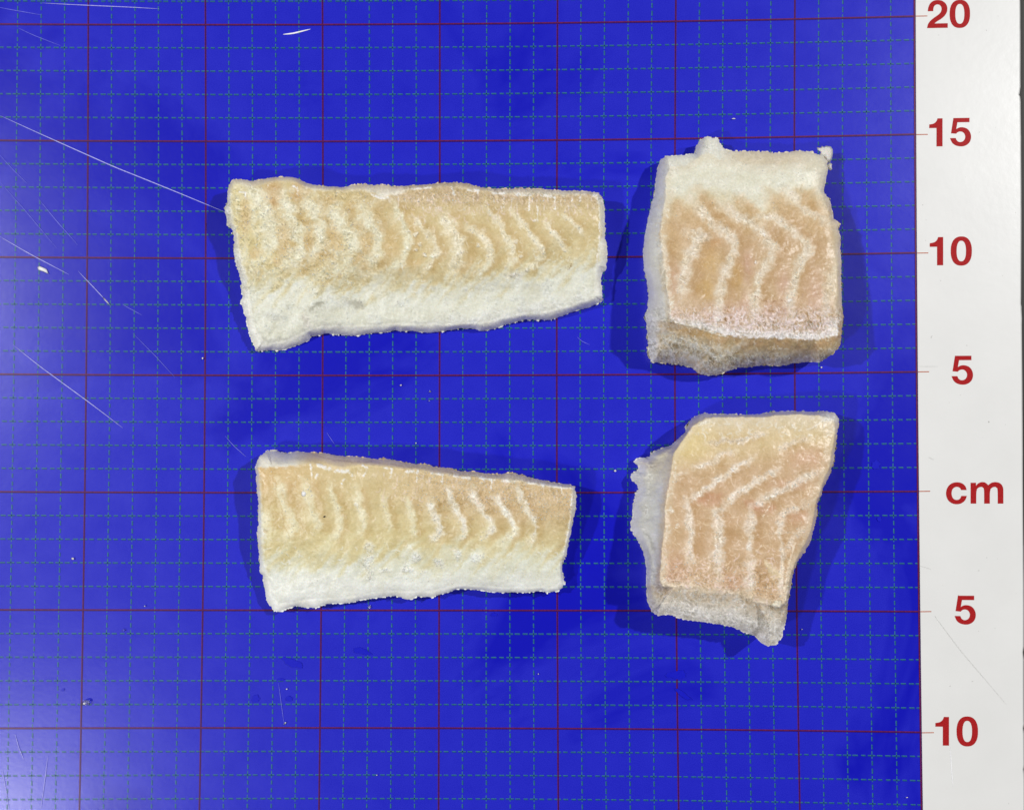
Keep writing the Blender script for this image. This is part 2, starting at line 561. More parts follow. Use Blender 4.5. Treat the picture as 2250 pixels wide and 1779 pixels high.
for p, w, m in [([(2053, 1352), (2080, 1388), (2110, 1428), (2150, 1475), (2212, 1548)], 1.6, SCRG),
                ([(2088, 1640), (2091, 1690), (2094, 1728)], 1.8, SCRW), ([(2018, 805), (2062, 805)], 1.8, SCRG),
                ([(2040, 1004), (2052, 1010)], 2.2, SCRG), ([(2022, 1243), (2046, 1250)], 1.6, SCRG)]:
    P = np.array(p, float); t = np.linspace(0, len(P) - 1, 20)
    P = np.stack([np.interp(t, range(len(P)), P[:, 0]), np.interp(t, range(len(P)), P[:, 1])], 1)
    v = []; f = []; ribbon(P, w, 0.00008, v, f, taper=True)
    me = mesh('scratch', v, f, m)
    if me.polygons[0].normal.z < 0: me.flip_normals()
    bchild('scratch', me)


# damp patches: thin films of melt water lying on the blue
def blob(cx, cy, rx, ry, rot, z, m, name, seed=0, wob=0.25):
    n = 36; pts = []
    for k in range(n):
        a = 2 * math.pi * k / n
        r = 1 + wob * (noise(np.array([math.cos(a) * 1.6 + seed * 7.3]), np.array([math.sin(a) * 1.6]), seed)[0] * 1.6)
        x, y = rx * r * math.cos(a), ry * r * math.sin(a)
        c, s = math.cos(rot), math.sin(rot)
        pts.append((cx + x * c - y * s, cy + x * s + y * c))
    P = at([p[0] for p in pts], [p[1] for p in pts], z)
    v = [tuple(at(cx, cy, z))] + [tuple(p) for p in P]
    f = [(0, 1 + (k + 1) % n, 1 + k) for k in range(n)]
    me = mesh(name, v, f, m)
    if me.polygons[0].normal.z < 0: me.flip_normals()
    return me


for k, (cx, cy, rx, ry, rt) in enumerate([(643, 1456, 26, 8, .35), (562, 1535, 9, 8, 0), (635, 1534, 8, 5, 0), (617, 1492, 7, 3, 0),
                                          (795, 1430, 22, 6, .2), (1485, 1482, 24, 8, -.1), (1500, 1525, 22, 5, .6), (272, 1384, 2.5, 2.5, 0),
                                          (138, 1515, 3, 3, 0), (1085, 1350, 7, 4, 0), (1925, 1020, 9, 11, .6), (1932, 1140, 5, 5, .5)]):
    bchild('damp_spot', blob(cx, cy, rx, ry, rt, 0.000285 + k * 1e-6, WETM, 'damp_spot', k))

# ------------------------------------------------------------------ the fish
def ZA(l, ox, oy, s): return [(ox + p[0] / s,) + (oy + p[1] / s,) + tuple(p[2:]) for p in l]


PIECES = []


def A1(l): return ZA(l, 450, 350, 3.796)
def B1(l): return ZA(l, 900, 350, 3.796)
def C2(l): return ZA(l, 520, 960, 4.27)
def D2(l): return ZA(l, 880, 960, 4.269)
def E3(l): return ZA(l, 1370, 280, 3.051)
def F4(l): return ZA(l, 1340, 880, 3.05)


out1 = A1([(235, 165), (290, 165), (400, 180), (480, 165), (560, 150), (650, 145), (730, 147), (790, 165), (850, 200), (920, 212), (1000, 225), (1080, 225), (1160, 235), (1230, 212), (1330, 205), (1400, 215), (1500, 210), (1600, 225), (1700, 218)]) + \
    B1([(100, 212), (200, 200), (280, 195), (380, 190), (470, 198), (540, 220), (640, 238), (740, 245), (850, 245), (920, 235), (1000, 245), (1100, 242), (1200, 255), (1300, 262), (1400, 262), (1500, 268), (1580, 275), (1610, 330), (1630, 420), (1628, 520), (1638, 600), (1628, 650), (1648, 720), (1650, 800), (1642, 880), (1648, 910), (1610, 945), (1598, 990), (1600, 1060), (1612, 1140), (1608, 1180), (1560, 1210), (1480, 1240), (1400, 1260), (1320, 1290), (1240, 1320), (1180, 1342), (1090, 1345), (960, 1342), (880, 1360), (790, 1385), (730, 1410), (640, 1428), (590, 1435), (545, 1415), (430, 1412), (370, 1420), (280, 1435), (180, 1447), (80, 1442), (0, 1432)]) + \
    A1([(1640, 1440), (1590, 1425), (1510, 1445), (1440, 1450), (1340, 1460), (1260, 1475), (1180, 1470), (1080, 1462), (1000, 1455), (960, 1470), (890, 1475), (870, 1510), (800, 1545), (730, 1565), (670, 1590), (600, 1598), (560, 1590), (500, 1600), (430, 1600), (415, 1560), (385, 1500), (360, 1420), (345, 1340), (325, 1270), (310, 1215), (290, 1185), (310, 1160), (305, 1080), (300, 1000), (275, 930), (250, 860), (240, 780), (240, 680), (235, 620), (215, 565), (185, 560), (180, 470), (165, 440), (170, 390), (190, 370), (190, 290), (190, 240), (215, 195)])
in1 = A1([(250, 215), (420, 235), (560, 200), (730, 190), (850, 245), (1000, 265), (1180, 265), (1330, 265), (1500, 320), (1620, 290), (1720, 250)]) + \
    B1([(180, 240), (380, 235), (580, 265), (780, 285), (1000, 295), (1200, 305), (1500, 300), (1555, 310), (1580, 420), (1590, 600), (1570, 850), (1540, 900), (1540, 1050), (1530, 1150), (1300, 1230), (1100, 1275), (900, 1290), (600, 1360), (300, 1370), (0, 1370)]) + \
    A1([(1500, 1370), (1300, 1385), (1000, 1385), (850, 1420), (700, 1500), (520, 1540), (425, 1430), (380, 1200), (360, 1000), (300, 800), (270, 600), (225, 450), (220, 300)])
out2 = C2([(275, 130), (350, 122), (410, 140), (470, 150), (560, 132), (640, 140), (700, 140), (780, 145), (860, 150), (930, 170), (1000, 178), (1100, 178), (1200, 190), (1290, 205), (1400, 198), (1500, 220), (1600, 240), (1700, 250)]) + \
    D2([(230, 250), (320, 275), (420, 285), (500, 300), (560, 320), (700, 320), (780, 335), (850, 345), (940, 345), (990, 335), (1040, 330), (1120, 345), (1200, 375), (1300, 395), (1400, 415), (1500, 435), (1600, 445), (1642, 465), (1635, 490), (1652, 540), (1643, 680), (1615, 800), (1595, 920), (1575, 1010), (1555, 1110), (1525, 1160), (1515, 1230), (1530, 1310), (1540, 1370), (1520, 1410), (1480, 1445), (1370, 1460), (1320, 1440), (1250, 1455), (1100, 1460), (950, 1460), (860, 1455), (780, 1440), (680, 1430), (600, 1425), (530, 1425), (480, 1445), (420, 1465), (340, 1485), (300, 1505), (230, 1500), (150, 1495), (110, 1520), (60, 1525), (10, 1505)]) + \
    C2([(1480, 1490), (1400, 1500), (1250, 1515), (1150, 1530), (1080, 1555), (980, 1560), (900, 1560), (800, 1580), (740, 1605), (640, 1600), (560, 1585), (470, 1610), (400, 1640), (350, 1630), (310, 1580), (275, 1520), (265, 1440), (250, 1370), (245, 1300), (215, 1265), (215, 1180), (205, 1060), (195, 960), (190, 890), (200, 830), (200, 700), (195, 600), (190, 500), (180, 410), (185, 350), (170, 290), (190, 240), (205, 185)])
in2 = C2([(210, 300), (450, 290), (650, 265), (800, 285), (1000, 320), (1180, 270), (1400, 290), (1700, 315)]) + \
    D2([(300, 345), (640, 378), (880, 402), (1000, 412), (1200, 430), (1400, 460), (1600, 478), (1615, 520), (1585, 800), (1540, 1050), (1490, 1200), (1500, 1350), (1450, 1400), (1000, 1410), (600, 1380), (300, 1440)]) + \
    C2([(1400, 1440), (1000, 1500), (600, 1530), (400, 1560), (330, 1480), (290, 1300), (255, 1100), (240, 700), (225, 400)])
out3 = E3([(250, 210), (290, 190), (350, 188), (420, 182), (480, 170), (490, 120), (510, 85), (560, 58), (600, 70), (630, 68), (645, 100), (665, 130), (700, 155), (800, 158), (950, 160), (1030, 170), (1100, 165), (1170, 155), (1250, 162), (1310, 180), (1335, 188), (1365, 225), (1372, 280), (1365, 310), (1350, 390), (1340, 425), (1380, 480), (1400, 540), (1410, 610), (1450, 645), (1440, 680), (1458, 730), (1455, 800), (1462, 900), (1460, 1000), (1465, 1100), (1465, 1200), (1475, 1270), (1465, 1350), (1460, 1420), (1450, 1470), (1400, 1520), (1320, 1575), (1250, 1570), (1150, 1580), (1050, 1600), (950, 1592), (850, 1605), (750, 1615), (680, 1640), (630, 1662), (560, 1662), (500, 1650), (470, 1615), (400, 1595), (340, 1585), (260, 1580), (190, 1575), (165, 1520), (160, 1420), (155, 1330), (140, 1260), (160, 1220), (165, 1100), (150, 1000), (135, 950), (130, 830), (140, 740), (160, 640), (180, 540), (205, 450), (215, 370), (225, 280)])
in3 = E3([(310, 270), (430, 250), (480, 215), (560, 170), (640, 215), (800, 245), (1000, 265), (1150, 235), (1300, 250), (1310, 400), (1370, 560), (1415, 750), (1430, 1000), (1430, 1200), (1440, 1395), (1300, 1425), (1000, 1418), (750, 1408), (600, 1375), (500, 1340), (318, 1302), (310, 1180), (285, 1050), (265, 900), (245, 700), (285, 450), (280, 330)])
out4 = F4([(545, 120), (590, 95), (640, 80), (680, 90), (780, 88), (900, 92), (1000, 88), (1100, 72), (1200, 68), (1300, 70), (1400, 72), (1450, 68), (1510, 85), (1535, 120), (1535, 160), (1525, 220), (1515, 310), (1500, 420), (1470, 510), (1430, 580), (1415, 640), (1390, 690), (1392, 760), (1370, 840), (1350, 930), (1310, 1010), (1260, 1075), (1230, 1150), (1215, 1250), (1195, 1350), (1185, 1450), (1160, 1560), (1145, 1600), (1100, 1640), (1060, 1642), (1010, 1620), (980, 1580), (900, 1550), (830, 1520), (740, 1500), (660, 1485), (560, 1475), (470, 1460), (400, 1435), (320, 1440), (280, 1415), (250, 1340), (245, 1240), (245, 1130), (235, 1060), (215, 990), (180, 930), (140, 870), (140, 810), (155, 770), (150, 720), (165, 640), (185, 590), (180, 560), (140, 525), (140, 490), (185, 465), (195, 440), (155, 410), (185, 385), (250, 375), (300, 335), (370, 310), (410, 300), (450, 260), (510, 210), (520, 160)])
in4 = F4([(640, 118), (800, 108), (1000, 112), (1200, 92), (1400, 98), (1505, 130), (1508, 200), (1495, 310), (1475, 430), (1420, 570), (1378, 700), (1352, 850), (1295, 980), (1240, 1090), (1200, 1200), (1182, 1340), (1140, 1385), (980, 1350), (870, 1300), (700, 1290), (520, 1260), (350, 1245), (332, 1200), (345, 1000), (365, 850), (370, 700), (385, 600), (410, 450), (430, 350), (500, 250), (560, 170)])

# colours of the flesh (true surface colours, sRGB)
TAN = (209, 190, 143); YEL = (218, 205, 153); BRN = (188, 162, 132); PALE = (231, 225, 200)
BEL = (225, 225, 209); FRO = (236, 233, 224); GRY = (196, 197, 188); ORA = (197, 168, 131)
PNK = (198, 157, 138); MAU = (206, 188, 184); SIDE = (222, 221, 213); DRK = (170, 165, 148)


def build_piece(name, label, outer, inner, hf, seed, paint, step=1.55, flange=0.0, rag=1.0, crest=11.0):
    P = np.array(outer)
    x0, y0 = P.min(0) - 10; x1, y1 = P.max(0) + 10
    nx = int((x1 - x0) / step); ny = int((y1 - y0) / step)
    X, Y = np.meshgrid(x0 + np.arange(nx) * step, y0 + np.arange(ny) * step)
    shp = X.shape; x = X.ravel(); y = Y.ravel()

    def S(x, y):
        a = rag * (1.0 + 0.8 * noise(x / 60, y / 60, seed + 50))
        dx = a * (1.7 * noise(x / 11, y / 11, seed + 1) + 2.0 * noise(x / 5.0, y / 5.0, seed + 2) + 0.6 * noise(x / 2.7, y / 2.7, seed + 3))
        dy = a * (1.7 * noise(x / 11, y / 11, seed + 4) + 2.0 * noise(x / 5.0, y / 5.0, seed + 5) + 0.6 * noise(x / 2.7, y / 2.7, seed + 6))
        return sdf(x + dx, y + dy, outer)
    s = S(x, y)
    ins = (s > 0).reshape(shp)
    quad = ins[:-1, :-1] | ins[1:, :-1] | ins[:-1, 1:] | ins[1:, 1:]
    need = np.zeros(shp, bool)
    need[:-1, :-1] |= quad; need[1:, :-1] |= quad; need[:-1, 1:] |= quad; need[1:, 1:] |= quad
    out_ = (need & ~ins).ravel()
    ox, oy = x[out_], y[out_]
    for _ in range(2):
        e = 0.6; so = S(ox, oy)
        gx = (S(ox + e, oy) - S(ox - e, oy)) / (2 * e); gy = (S(ox, oy + e) - S(ox, oy - e)) / (2 * e)
        gl = np.maximum(gx * gx + gy * gy, 0.25)
        k = np.clip(-so / gl, -step * 1.3, step * 1.3)
        ox = ox + gx * k * 0.9; oy = oy + gy * k * 0.9
    x = x.copy(); y = y.copy(); x[out_] = ox; y[out_] = oy
    ids = -np.ones(shp[0] * shp[1], int); nd = need.ravel(); ids[nd] = np.arange(nd.sum())
    q = quad
    I = np.arange(shp[0] * shp[1]).reshape(shp)
    F = np.stack([I[:-1, :-1][q], I[1:, :-1][q], I[1:, 1:][q], I[:-1, 1:][q]], 1)
    F = ids[F]
    x = x[nd]; y = y[nd]
    # distances for the profile
    do = seg_dist(x, y, outer, True)
    dxn = 3.0 * noise(x / 26, y / 26, seed + 21) + 1.6 * noise(x / 9, y / 9, seed + 22)
    dyn = 3.0 * noise(x / 26, y / 26, seed + 23) + 1.6 * noise(x / 9, y / 9, seed + 24)
    di = sdf(x + dxn * 0.6, y + dyn * 0.6, inner)
    top = di > 0
    t = np.where(top, 1.0, do / np.maximum(do + np.maximum(-di, 0), 1e-6))
    t = np.clip(t, 0, 1)
    H = hf(x, y)                                 # cm
    cx = (x - W0 / 2); cy = (y - H0 / 2)
    # how far the outline faces away from the lens: there the flank stands steep and hidden
    _, tt = seg_dist(x, y, outer, True, True)
    Pn = np.array(outer); n = len(Pn)
    tg = np.roll(Pn, -1, 0) - np.roll(Pn, 1, 0); nrm = np.stack([tg[:, 1], -tg[:, 0]], 1)
    area = 0.5 * np.sum(Pn[:, 0] * np.roll(Pn[:, 1], -1) - np.roll(Pn[:, 0], -1) * Pn[:, 1])
    if area < 0: nrm = -nrm
    nrm /= np.linalg.norm(nrm, axis=1)[:, None] + 1e-9
    rad = (Pn - [W0 / 2, H0 / 2]); rr_ = np.linalg.norm(rad, axis=1)
    facing = np.sum(nrm * rad, 1) / np.maximum(rr_, 1) * np.clip(rr_ / 300, 0, 1)
    for _ in range(2): facing = (np.roll(facing, 1) + facing * 2 + np.roll(facing, -1)) / 4
    fv = np.interp(tt * n, np.arange(n + 1), np.append(facing, facing[0]))
    ef = 0.16 + 0.60 * sstep(-0.1, 0.6, fv)
    e = H * ef
    f1 = np.sin(np.clip(t, 0, 1) * math.pi / 2) ** 0.7
    f2 = 0.40 * np.sin(np.clip(t * 2.6, 0, 1) * math.pi / 2) + 0.60 * t ** 3.2
    fl = flange(x, y) if callable(flange) else flange
    ff = f1 * (1 - fl) + f2 * fl
    z = e + (H - e) * ff
    # softened crease on the top rim
    z -= np.where(top, 0.10 * np.exp(-np.maximum(di, 0) / crest), 0.10)
    col, frost, bumps = paint(x, y, di + 3.5 * noise(x / 14, y / 14, seed + 81) + 2.5 * noise(x / 5, y / 5, seed + 82), do, t, seed)
    z += 0.05 * fbm(x / 60, y / 60, seed + 31) + bumps
    z = np.maximum(z, 0.05)
    v = at(x, y, z / 100.0)
    # the height is in the point itself: at() needs one z per point
    N = len(v)
    # boundary edges -> flank down to the board
    E = np.concatenate([F[:, [0, 1]], F[:, [1, 2]], F[:, [2, 3]], F[:, [3, 0]]])
    key = np.sort(E, 1); kk = key[:, 0].astype(np.int64) * N + key[:, 1]
    u, inv, cnt = np.unique(kk, return_inverse=True, return_counts=True)
    be = E[cnt[inv] == 1]
    bv = np.unique(be)
    low = -np.ones(N, int); low[bv] = N + np.arange(len(bv))
    lv = v[bv].copy()
    cen = v.mean(0)
    dirv = cen - lv; dirv[:, 2] = 0; dirv /= np.linalg.norm(dirv, axis=1)[:, None]
    lv += dirv * (lv[:, 2:3] * 0.12); lv[:, 2] = 0.0004
    sk = np.stack([be[:, 1], be[:, 0], low[be[:, 0]], low[be[:, 1]]], 1)
    V = np.concatenate([v, lv]); FF = np.concatenate([F, sk])
    me = bpy.data.meshes.new(name)
    me.vertices.add(len(V)); me.vertices.foreach_set('co', V.astype(np.float32).ravel())
    me.loops.add(len(FF) * 4); me.loops.foreach_set('vertex_index', FF.astype(np.int32).ravel())
    me.polygons.add(len(FF)); me.polygons.foreach_set('loop_start', np.arange(len(FF), dtype=np.int32) * 4)
    me.polygons.foreach_set('use_smooth', np.ones(len(FF), bool))
    me.update(calc_edges=True); me.validate()
    C = np.concatenate([col, col[bv]]); C = lin(np.clip(C, 0, 250))
    ca = me.color_attributes.new('Col', 'FLOAT_COLOR', 'POINT')
    ca.data.foreach_set('color', np.concatenate([C, np.ones((len(C), 1))], 1).astype(np.float32).ravel())
    fa = me.attributes.new('Frost', 'FLOAT', 'POINT')
    fa.data.foreach_set('value', np.concatenate([frost, frost[bv]]).astype(np.float32))
    me.materials.append(FLESH)
    root = bpy.data.objects.new(name, None); sc.collection.objects.link(root)
    org = Vector((float(cen[0]), float(cen[1]), 0)); root.location = org
    root['label'] = label; root['category'] = 'fish fillet'; root['group'] = 'frozen fish fillet portions on the board'
    o = link('flesh', me, root); o.location = -org
    # loose frost grains, denser where the surface is frosted
    rng = np.random.default_rng(seed)
    pr = np.clip(frost, 0.01, 1) ** 1.8 * np.where(do > 5, 1, 0.02); pr = pr / pr.sum()
    m = int(len(x) / 26)
    pick = rng.choice(N, m, replace=False, p=pr)
    gv = []; gf = []
    R = 0.00009 + 0.00020 * rng.random(m) ** 3
    base = np.array([(1, 0, 0), (-.6, .9, 0), (-.5, -.9, 0.1), (0, .1, .9), (.1, -.1, -.5)])
    for a, idx in enumerate(pick):
        p = v[idx] + np.array([0, 0, R[a] * 0.2])
        an = rng.random() * 6.28; c, s_ = math.cos(an), math.sin(an)
        bb = base * (R[a] * (0.6 + rng.random(3)))
        bb = np.stack([bb[:, 0] * c - bb[:, 1] * s_, bb[:, 0] * s_ + bb[:, 1] * c, bb[:, 2]], 1)
        o0 = len(gv); gv += [tuple(p + b) for b in bb]
        gf += [(o0, o0 + 1, o0 + 3), (o0 + 1, o0 + 2, o0 + 3), (o0 + 2, o0, o0 + 3), (o0 + 1, o0, o0 + 4), (o0 + 2, o0 + 1, o0 + 4), (o0, o0 + 2, o0 + 4)]
    g = link('frost_grains', mesh('frost_grains', gv, gf, FROST), root, kind='stuff'); g.location = -org

    def zat(px, py):
        k = np.argmin((x - px) ** 2 + (y - py) ** 2); return z[k] / 100
    root_info = dict(root=root, org=org, zat=zat)
    PIECES.append(root_info)
    return root_info


_at0 = at


def at(px, py, z=0.0):             # allow one height per point
    px = np.asarray(px, float); py = np.asarray(py, float); z = np.asarray(z, float)
    x = (px - W0 / 2) / FPX; y = -(py - H0 / 2) / FPX
    c, s = math.cos(TILT), math.sin(TILT)
    dx, dy, dz = x, y * c + s, y * s - c
    t = (z - CAM[2]) / dz
    return np.stack([CAM[0] + dx * t, CAM[1] + dy * t, np.zeros_like(x) + z], -1)


class Paint:
    """layers of colour over the flesh"""
    def __init__(s, x, y, seed, base):
        s.x, s.y, s.seed = x, y, seed
        s.c = np.tile(np.array(base, float), (len(x), 1))
        s.fr = np.zeros(len(x)); s.bp = np.zeros(len(x))
        s.wx = x + 5 * noise(x / 22, y / 22, seed + 61) + 2.5 * noise(x / 7, y / 7, seed + 62)
        s.wy = y + 5 * noise(x / 22, y / 22, seed + 63) + 2.5 * noise(x / 7, y / 7, seed + 64)
        s.f = fbm(x / 13, y / 13, seed + 65, 3, 0.8)            # fine mottling
        s.m = fbm(x / 34, y / 34, seed + 66, 4)
        s.w = 0.6 * ridge(s.wx / 13, s.wy / 13, seed + 67, 2) + 0.5 * ridge(s.wx / 7, s.wy / 7, seed + 69, 1) - 0.05   # curly crystal lines
        s.g = fbm(x / 4.2, y / 4.2, seed + 68, 2)

    def mix(s, col, a):
        a = np.clip(a, 0, 1)[:, None]; s.c = s.c * (1 - a) + np.array(col, float) * a

    def stripe(s, pts, w, col=PALE, a=0.8, frost=0.5, soft=0.6, lift=0.02, curly=0.7, deep=0.9):
        soft = min(soft + 0.1, 0.95)
        d, t = seg_dist(s.wx, s.wy, pts, False, True)
        w = 1.3 * w * (1 + 0.5 * noise(t * 7, t * 0 + s.seed, s.seed + int(pts[0][0])))
        end = sstep(0, 0.10, t) * sstep(0, 0.12, 1 - t)
        fog = np.exp(-(d / (w * 0.85)) ** 2) * np.clip(0.75 + 0.6 * s.m + 0.25 * s.f, 0.1, 1.1) * end
        s.mix(col, a * 0.42 * fog)
        d2 = seg_dist(s.wx - w * 1.05, s.wy, pts)     # deeper, clearer muscle beside each pale seam
        g2 = (np.exp(-(d2 / (w * 0.75)) ** 2) * end * deep)[:, None]
        s.c = s.c * (1 - g2 * np.array([0.06, 0.10, 0.16]))
        w = w * np.clip(1 + 0.5 * s.f * curly + 0.35 * noise(s.x / 16, s.y / 16, s.seed + 33), 0.65, 1.6)
        k = 1 - sstep(w * (1 - soft) * 0.5, w * (1 + soft) * 0.5, d)
        gap = sstep(-0.55, 0.05, fbm(s.x / 20, s.y / 20, s.seed + 34, 2))
        k = k * (0.7 + 0.3 * gap)
        k = k * np.clip(0.85 + 0.55 * s.f * curly + 0.5 * (s.w - 0.5) * curly, 0.2, 1.15)
        k = k * (0.45 + 0.55 * end)
        s.mix(col, a * k); s.fr = np.maximum(s.fr, frost * k); s.bp += lift * k * 0.3

    def spot(s, cx, cy, rx, ry, col, a=0.6, soft=0.5, frost=0, lift=0, rot=0):
        c, n = math.cos(rot), math.sin(rot)
        dx, dy = s.wx - cx, s.wy - cy
        d = np.sqrt(((dx * c + dy * n) / rx) ** 2 + ((-dx * n + dy * c) / ry) ** 2)
        k = 1 - sstep(1 - soft, 1 + soft * 0.6, d)
        k = k * np.clip(0.85 + 0.45 * s.f, 0, 1)
        s.mix(col, a * k); s.fr = np.maximum(s.fr, frost * k); s.bp += lift * k

    def region(s, sd, col, a=1.0, soft=10, frost=0, noise_amp=14, lift=0, streak=0):
        st = 0
        if streak:      # flakes of muscle run slantwise into the pale flesh
            q = (s.x + 0.95 * s.y) / 17 + 0.6 * s.m
            st = streak * noise(q, (s.y - s.x) / 130, s.seed + 95)
        k = sstep(-soft, soft, sd + st + noise_amp * s.m + noise_amp * 0.45 * s.f)
        s.mix(col, a * k); s.fr = np.maximum(s.fr, frost * k); s.bp += lift * k
        return k

    def line(s, pts, w, col, a=1.0, lift=0):
        d = seg_dist(s.x + 2.0 * s.g + 1.5 * s.f, s.y + 1.6 * s.f + 1.5 * noise(s.x / 5, s.y / 9, s.seed + 71), pts)
        w = w * (1 + 0.6 * s.f)
        k = (1 - sstep(w * 0.35, w * 0.75, d)) * (0.3 + 0.7 * sstep(-0.45, 0.15, s.f))
        s.mix(col, a * k); s.bp += lift * k

    def hairs(s, n, box, ln=9, w=1.5, col=(234, 220, 196), a=0.6, ang=None, spread=3.2, where=None):
        """short curved frost needles and torn fibres"""
        rng = np.random.default_rng(s.seed + n)
        x0, y0, x1, y1 = box
        for _ in range(n):
            cx, cy = rng.uniform(x0, x1), rng.uniform(y0, y1)
            an = (ang if ang is not None else 0) + rng.uniform(-spread, spread)
            L = ln * rng.uniform(0.4, 1.5); bend = rng.uniform(-0.9, 0.9)
            pts = []
            px, py = cx, cy
            for k in range(4):
                pts.append((px, py)); px += math.cos(an) * L / 3; py += math.sin(an) * L / 3; an += bend
            m = (np.abs(s.x - cx) < L + 4) & (np.abs(s.y - cy) < L + 4)
            if where is not None: m &= where
            idx = np.nonzero(m)[0]
            if len(idx) == 0: continue
            d = seg_dist(s.x[idx], s.y[idx], pts)
            k = (1 - sstep(w * 0.3, w * 0.9 + 0.5, d)) * a * rng.uniform(0.4, 1.1)
            k = np.clip(k, 0, 1)
            s.c[idx] = s.c[idx] * (1 - k[:, None]) + np.array(col, float) * k[:, None]
            s.bp[idx] += 0.012 * k

    def finish(s, tex=1.0, crys=1.0, fibre=None):
        fr = np.clip(s.fr, 0, 1)
        # curly crystals, pale ridges over darker pits
        k = (s.w - 0.50) * (0.10 + 1.0 * fr) * crys * np.clip(1 + 0.9 * fbm(s.x / 30, s.y / 30, s.seed + 77, 2), 0.1, 2)
        s.c += (k * 62)[:, None] * np.array([1.0, 1.0, 1.02])
        s.c += (s.g * (5.0 + 8 * fr) * tex)[:, None]
        s.c += (s.f * 4)[:, None]
        s.c += (s.m * 9)[:, None] * np.array([0.9, 1.0, 1.4])
        b = s.bp + (0.004 + 0.022 * fr) * s.w * crys + 0.007 * s.g * (0.1 + fr) + 0.016 * s.m + 0.005 * s.f
        return s.c, fr, b


def below(pts, x, y):               # signed distance below a left-to-right polyline
    P = np.array(pts); return y - np.interp(x, P[:, 0], P[:, 1])


def gauss_h(ctrl, sig):
    C = np.array(ctrl, float)

    def f(x, y):
        w = 1e-9; s = 0
        for (a, b, h) in C:
            k = np.exp(-((x - a) ** 2 + (y - b) ** 2) / (2 * sig * sig)) + 1e-7
            w = w + k; s = s + k * h
        return s / w
    return f


def drips(P, items, col=(238, 234, 226)):
    for it in items:
        P.line(it[:-1], it[-1], col, 0.92, 0.02)


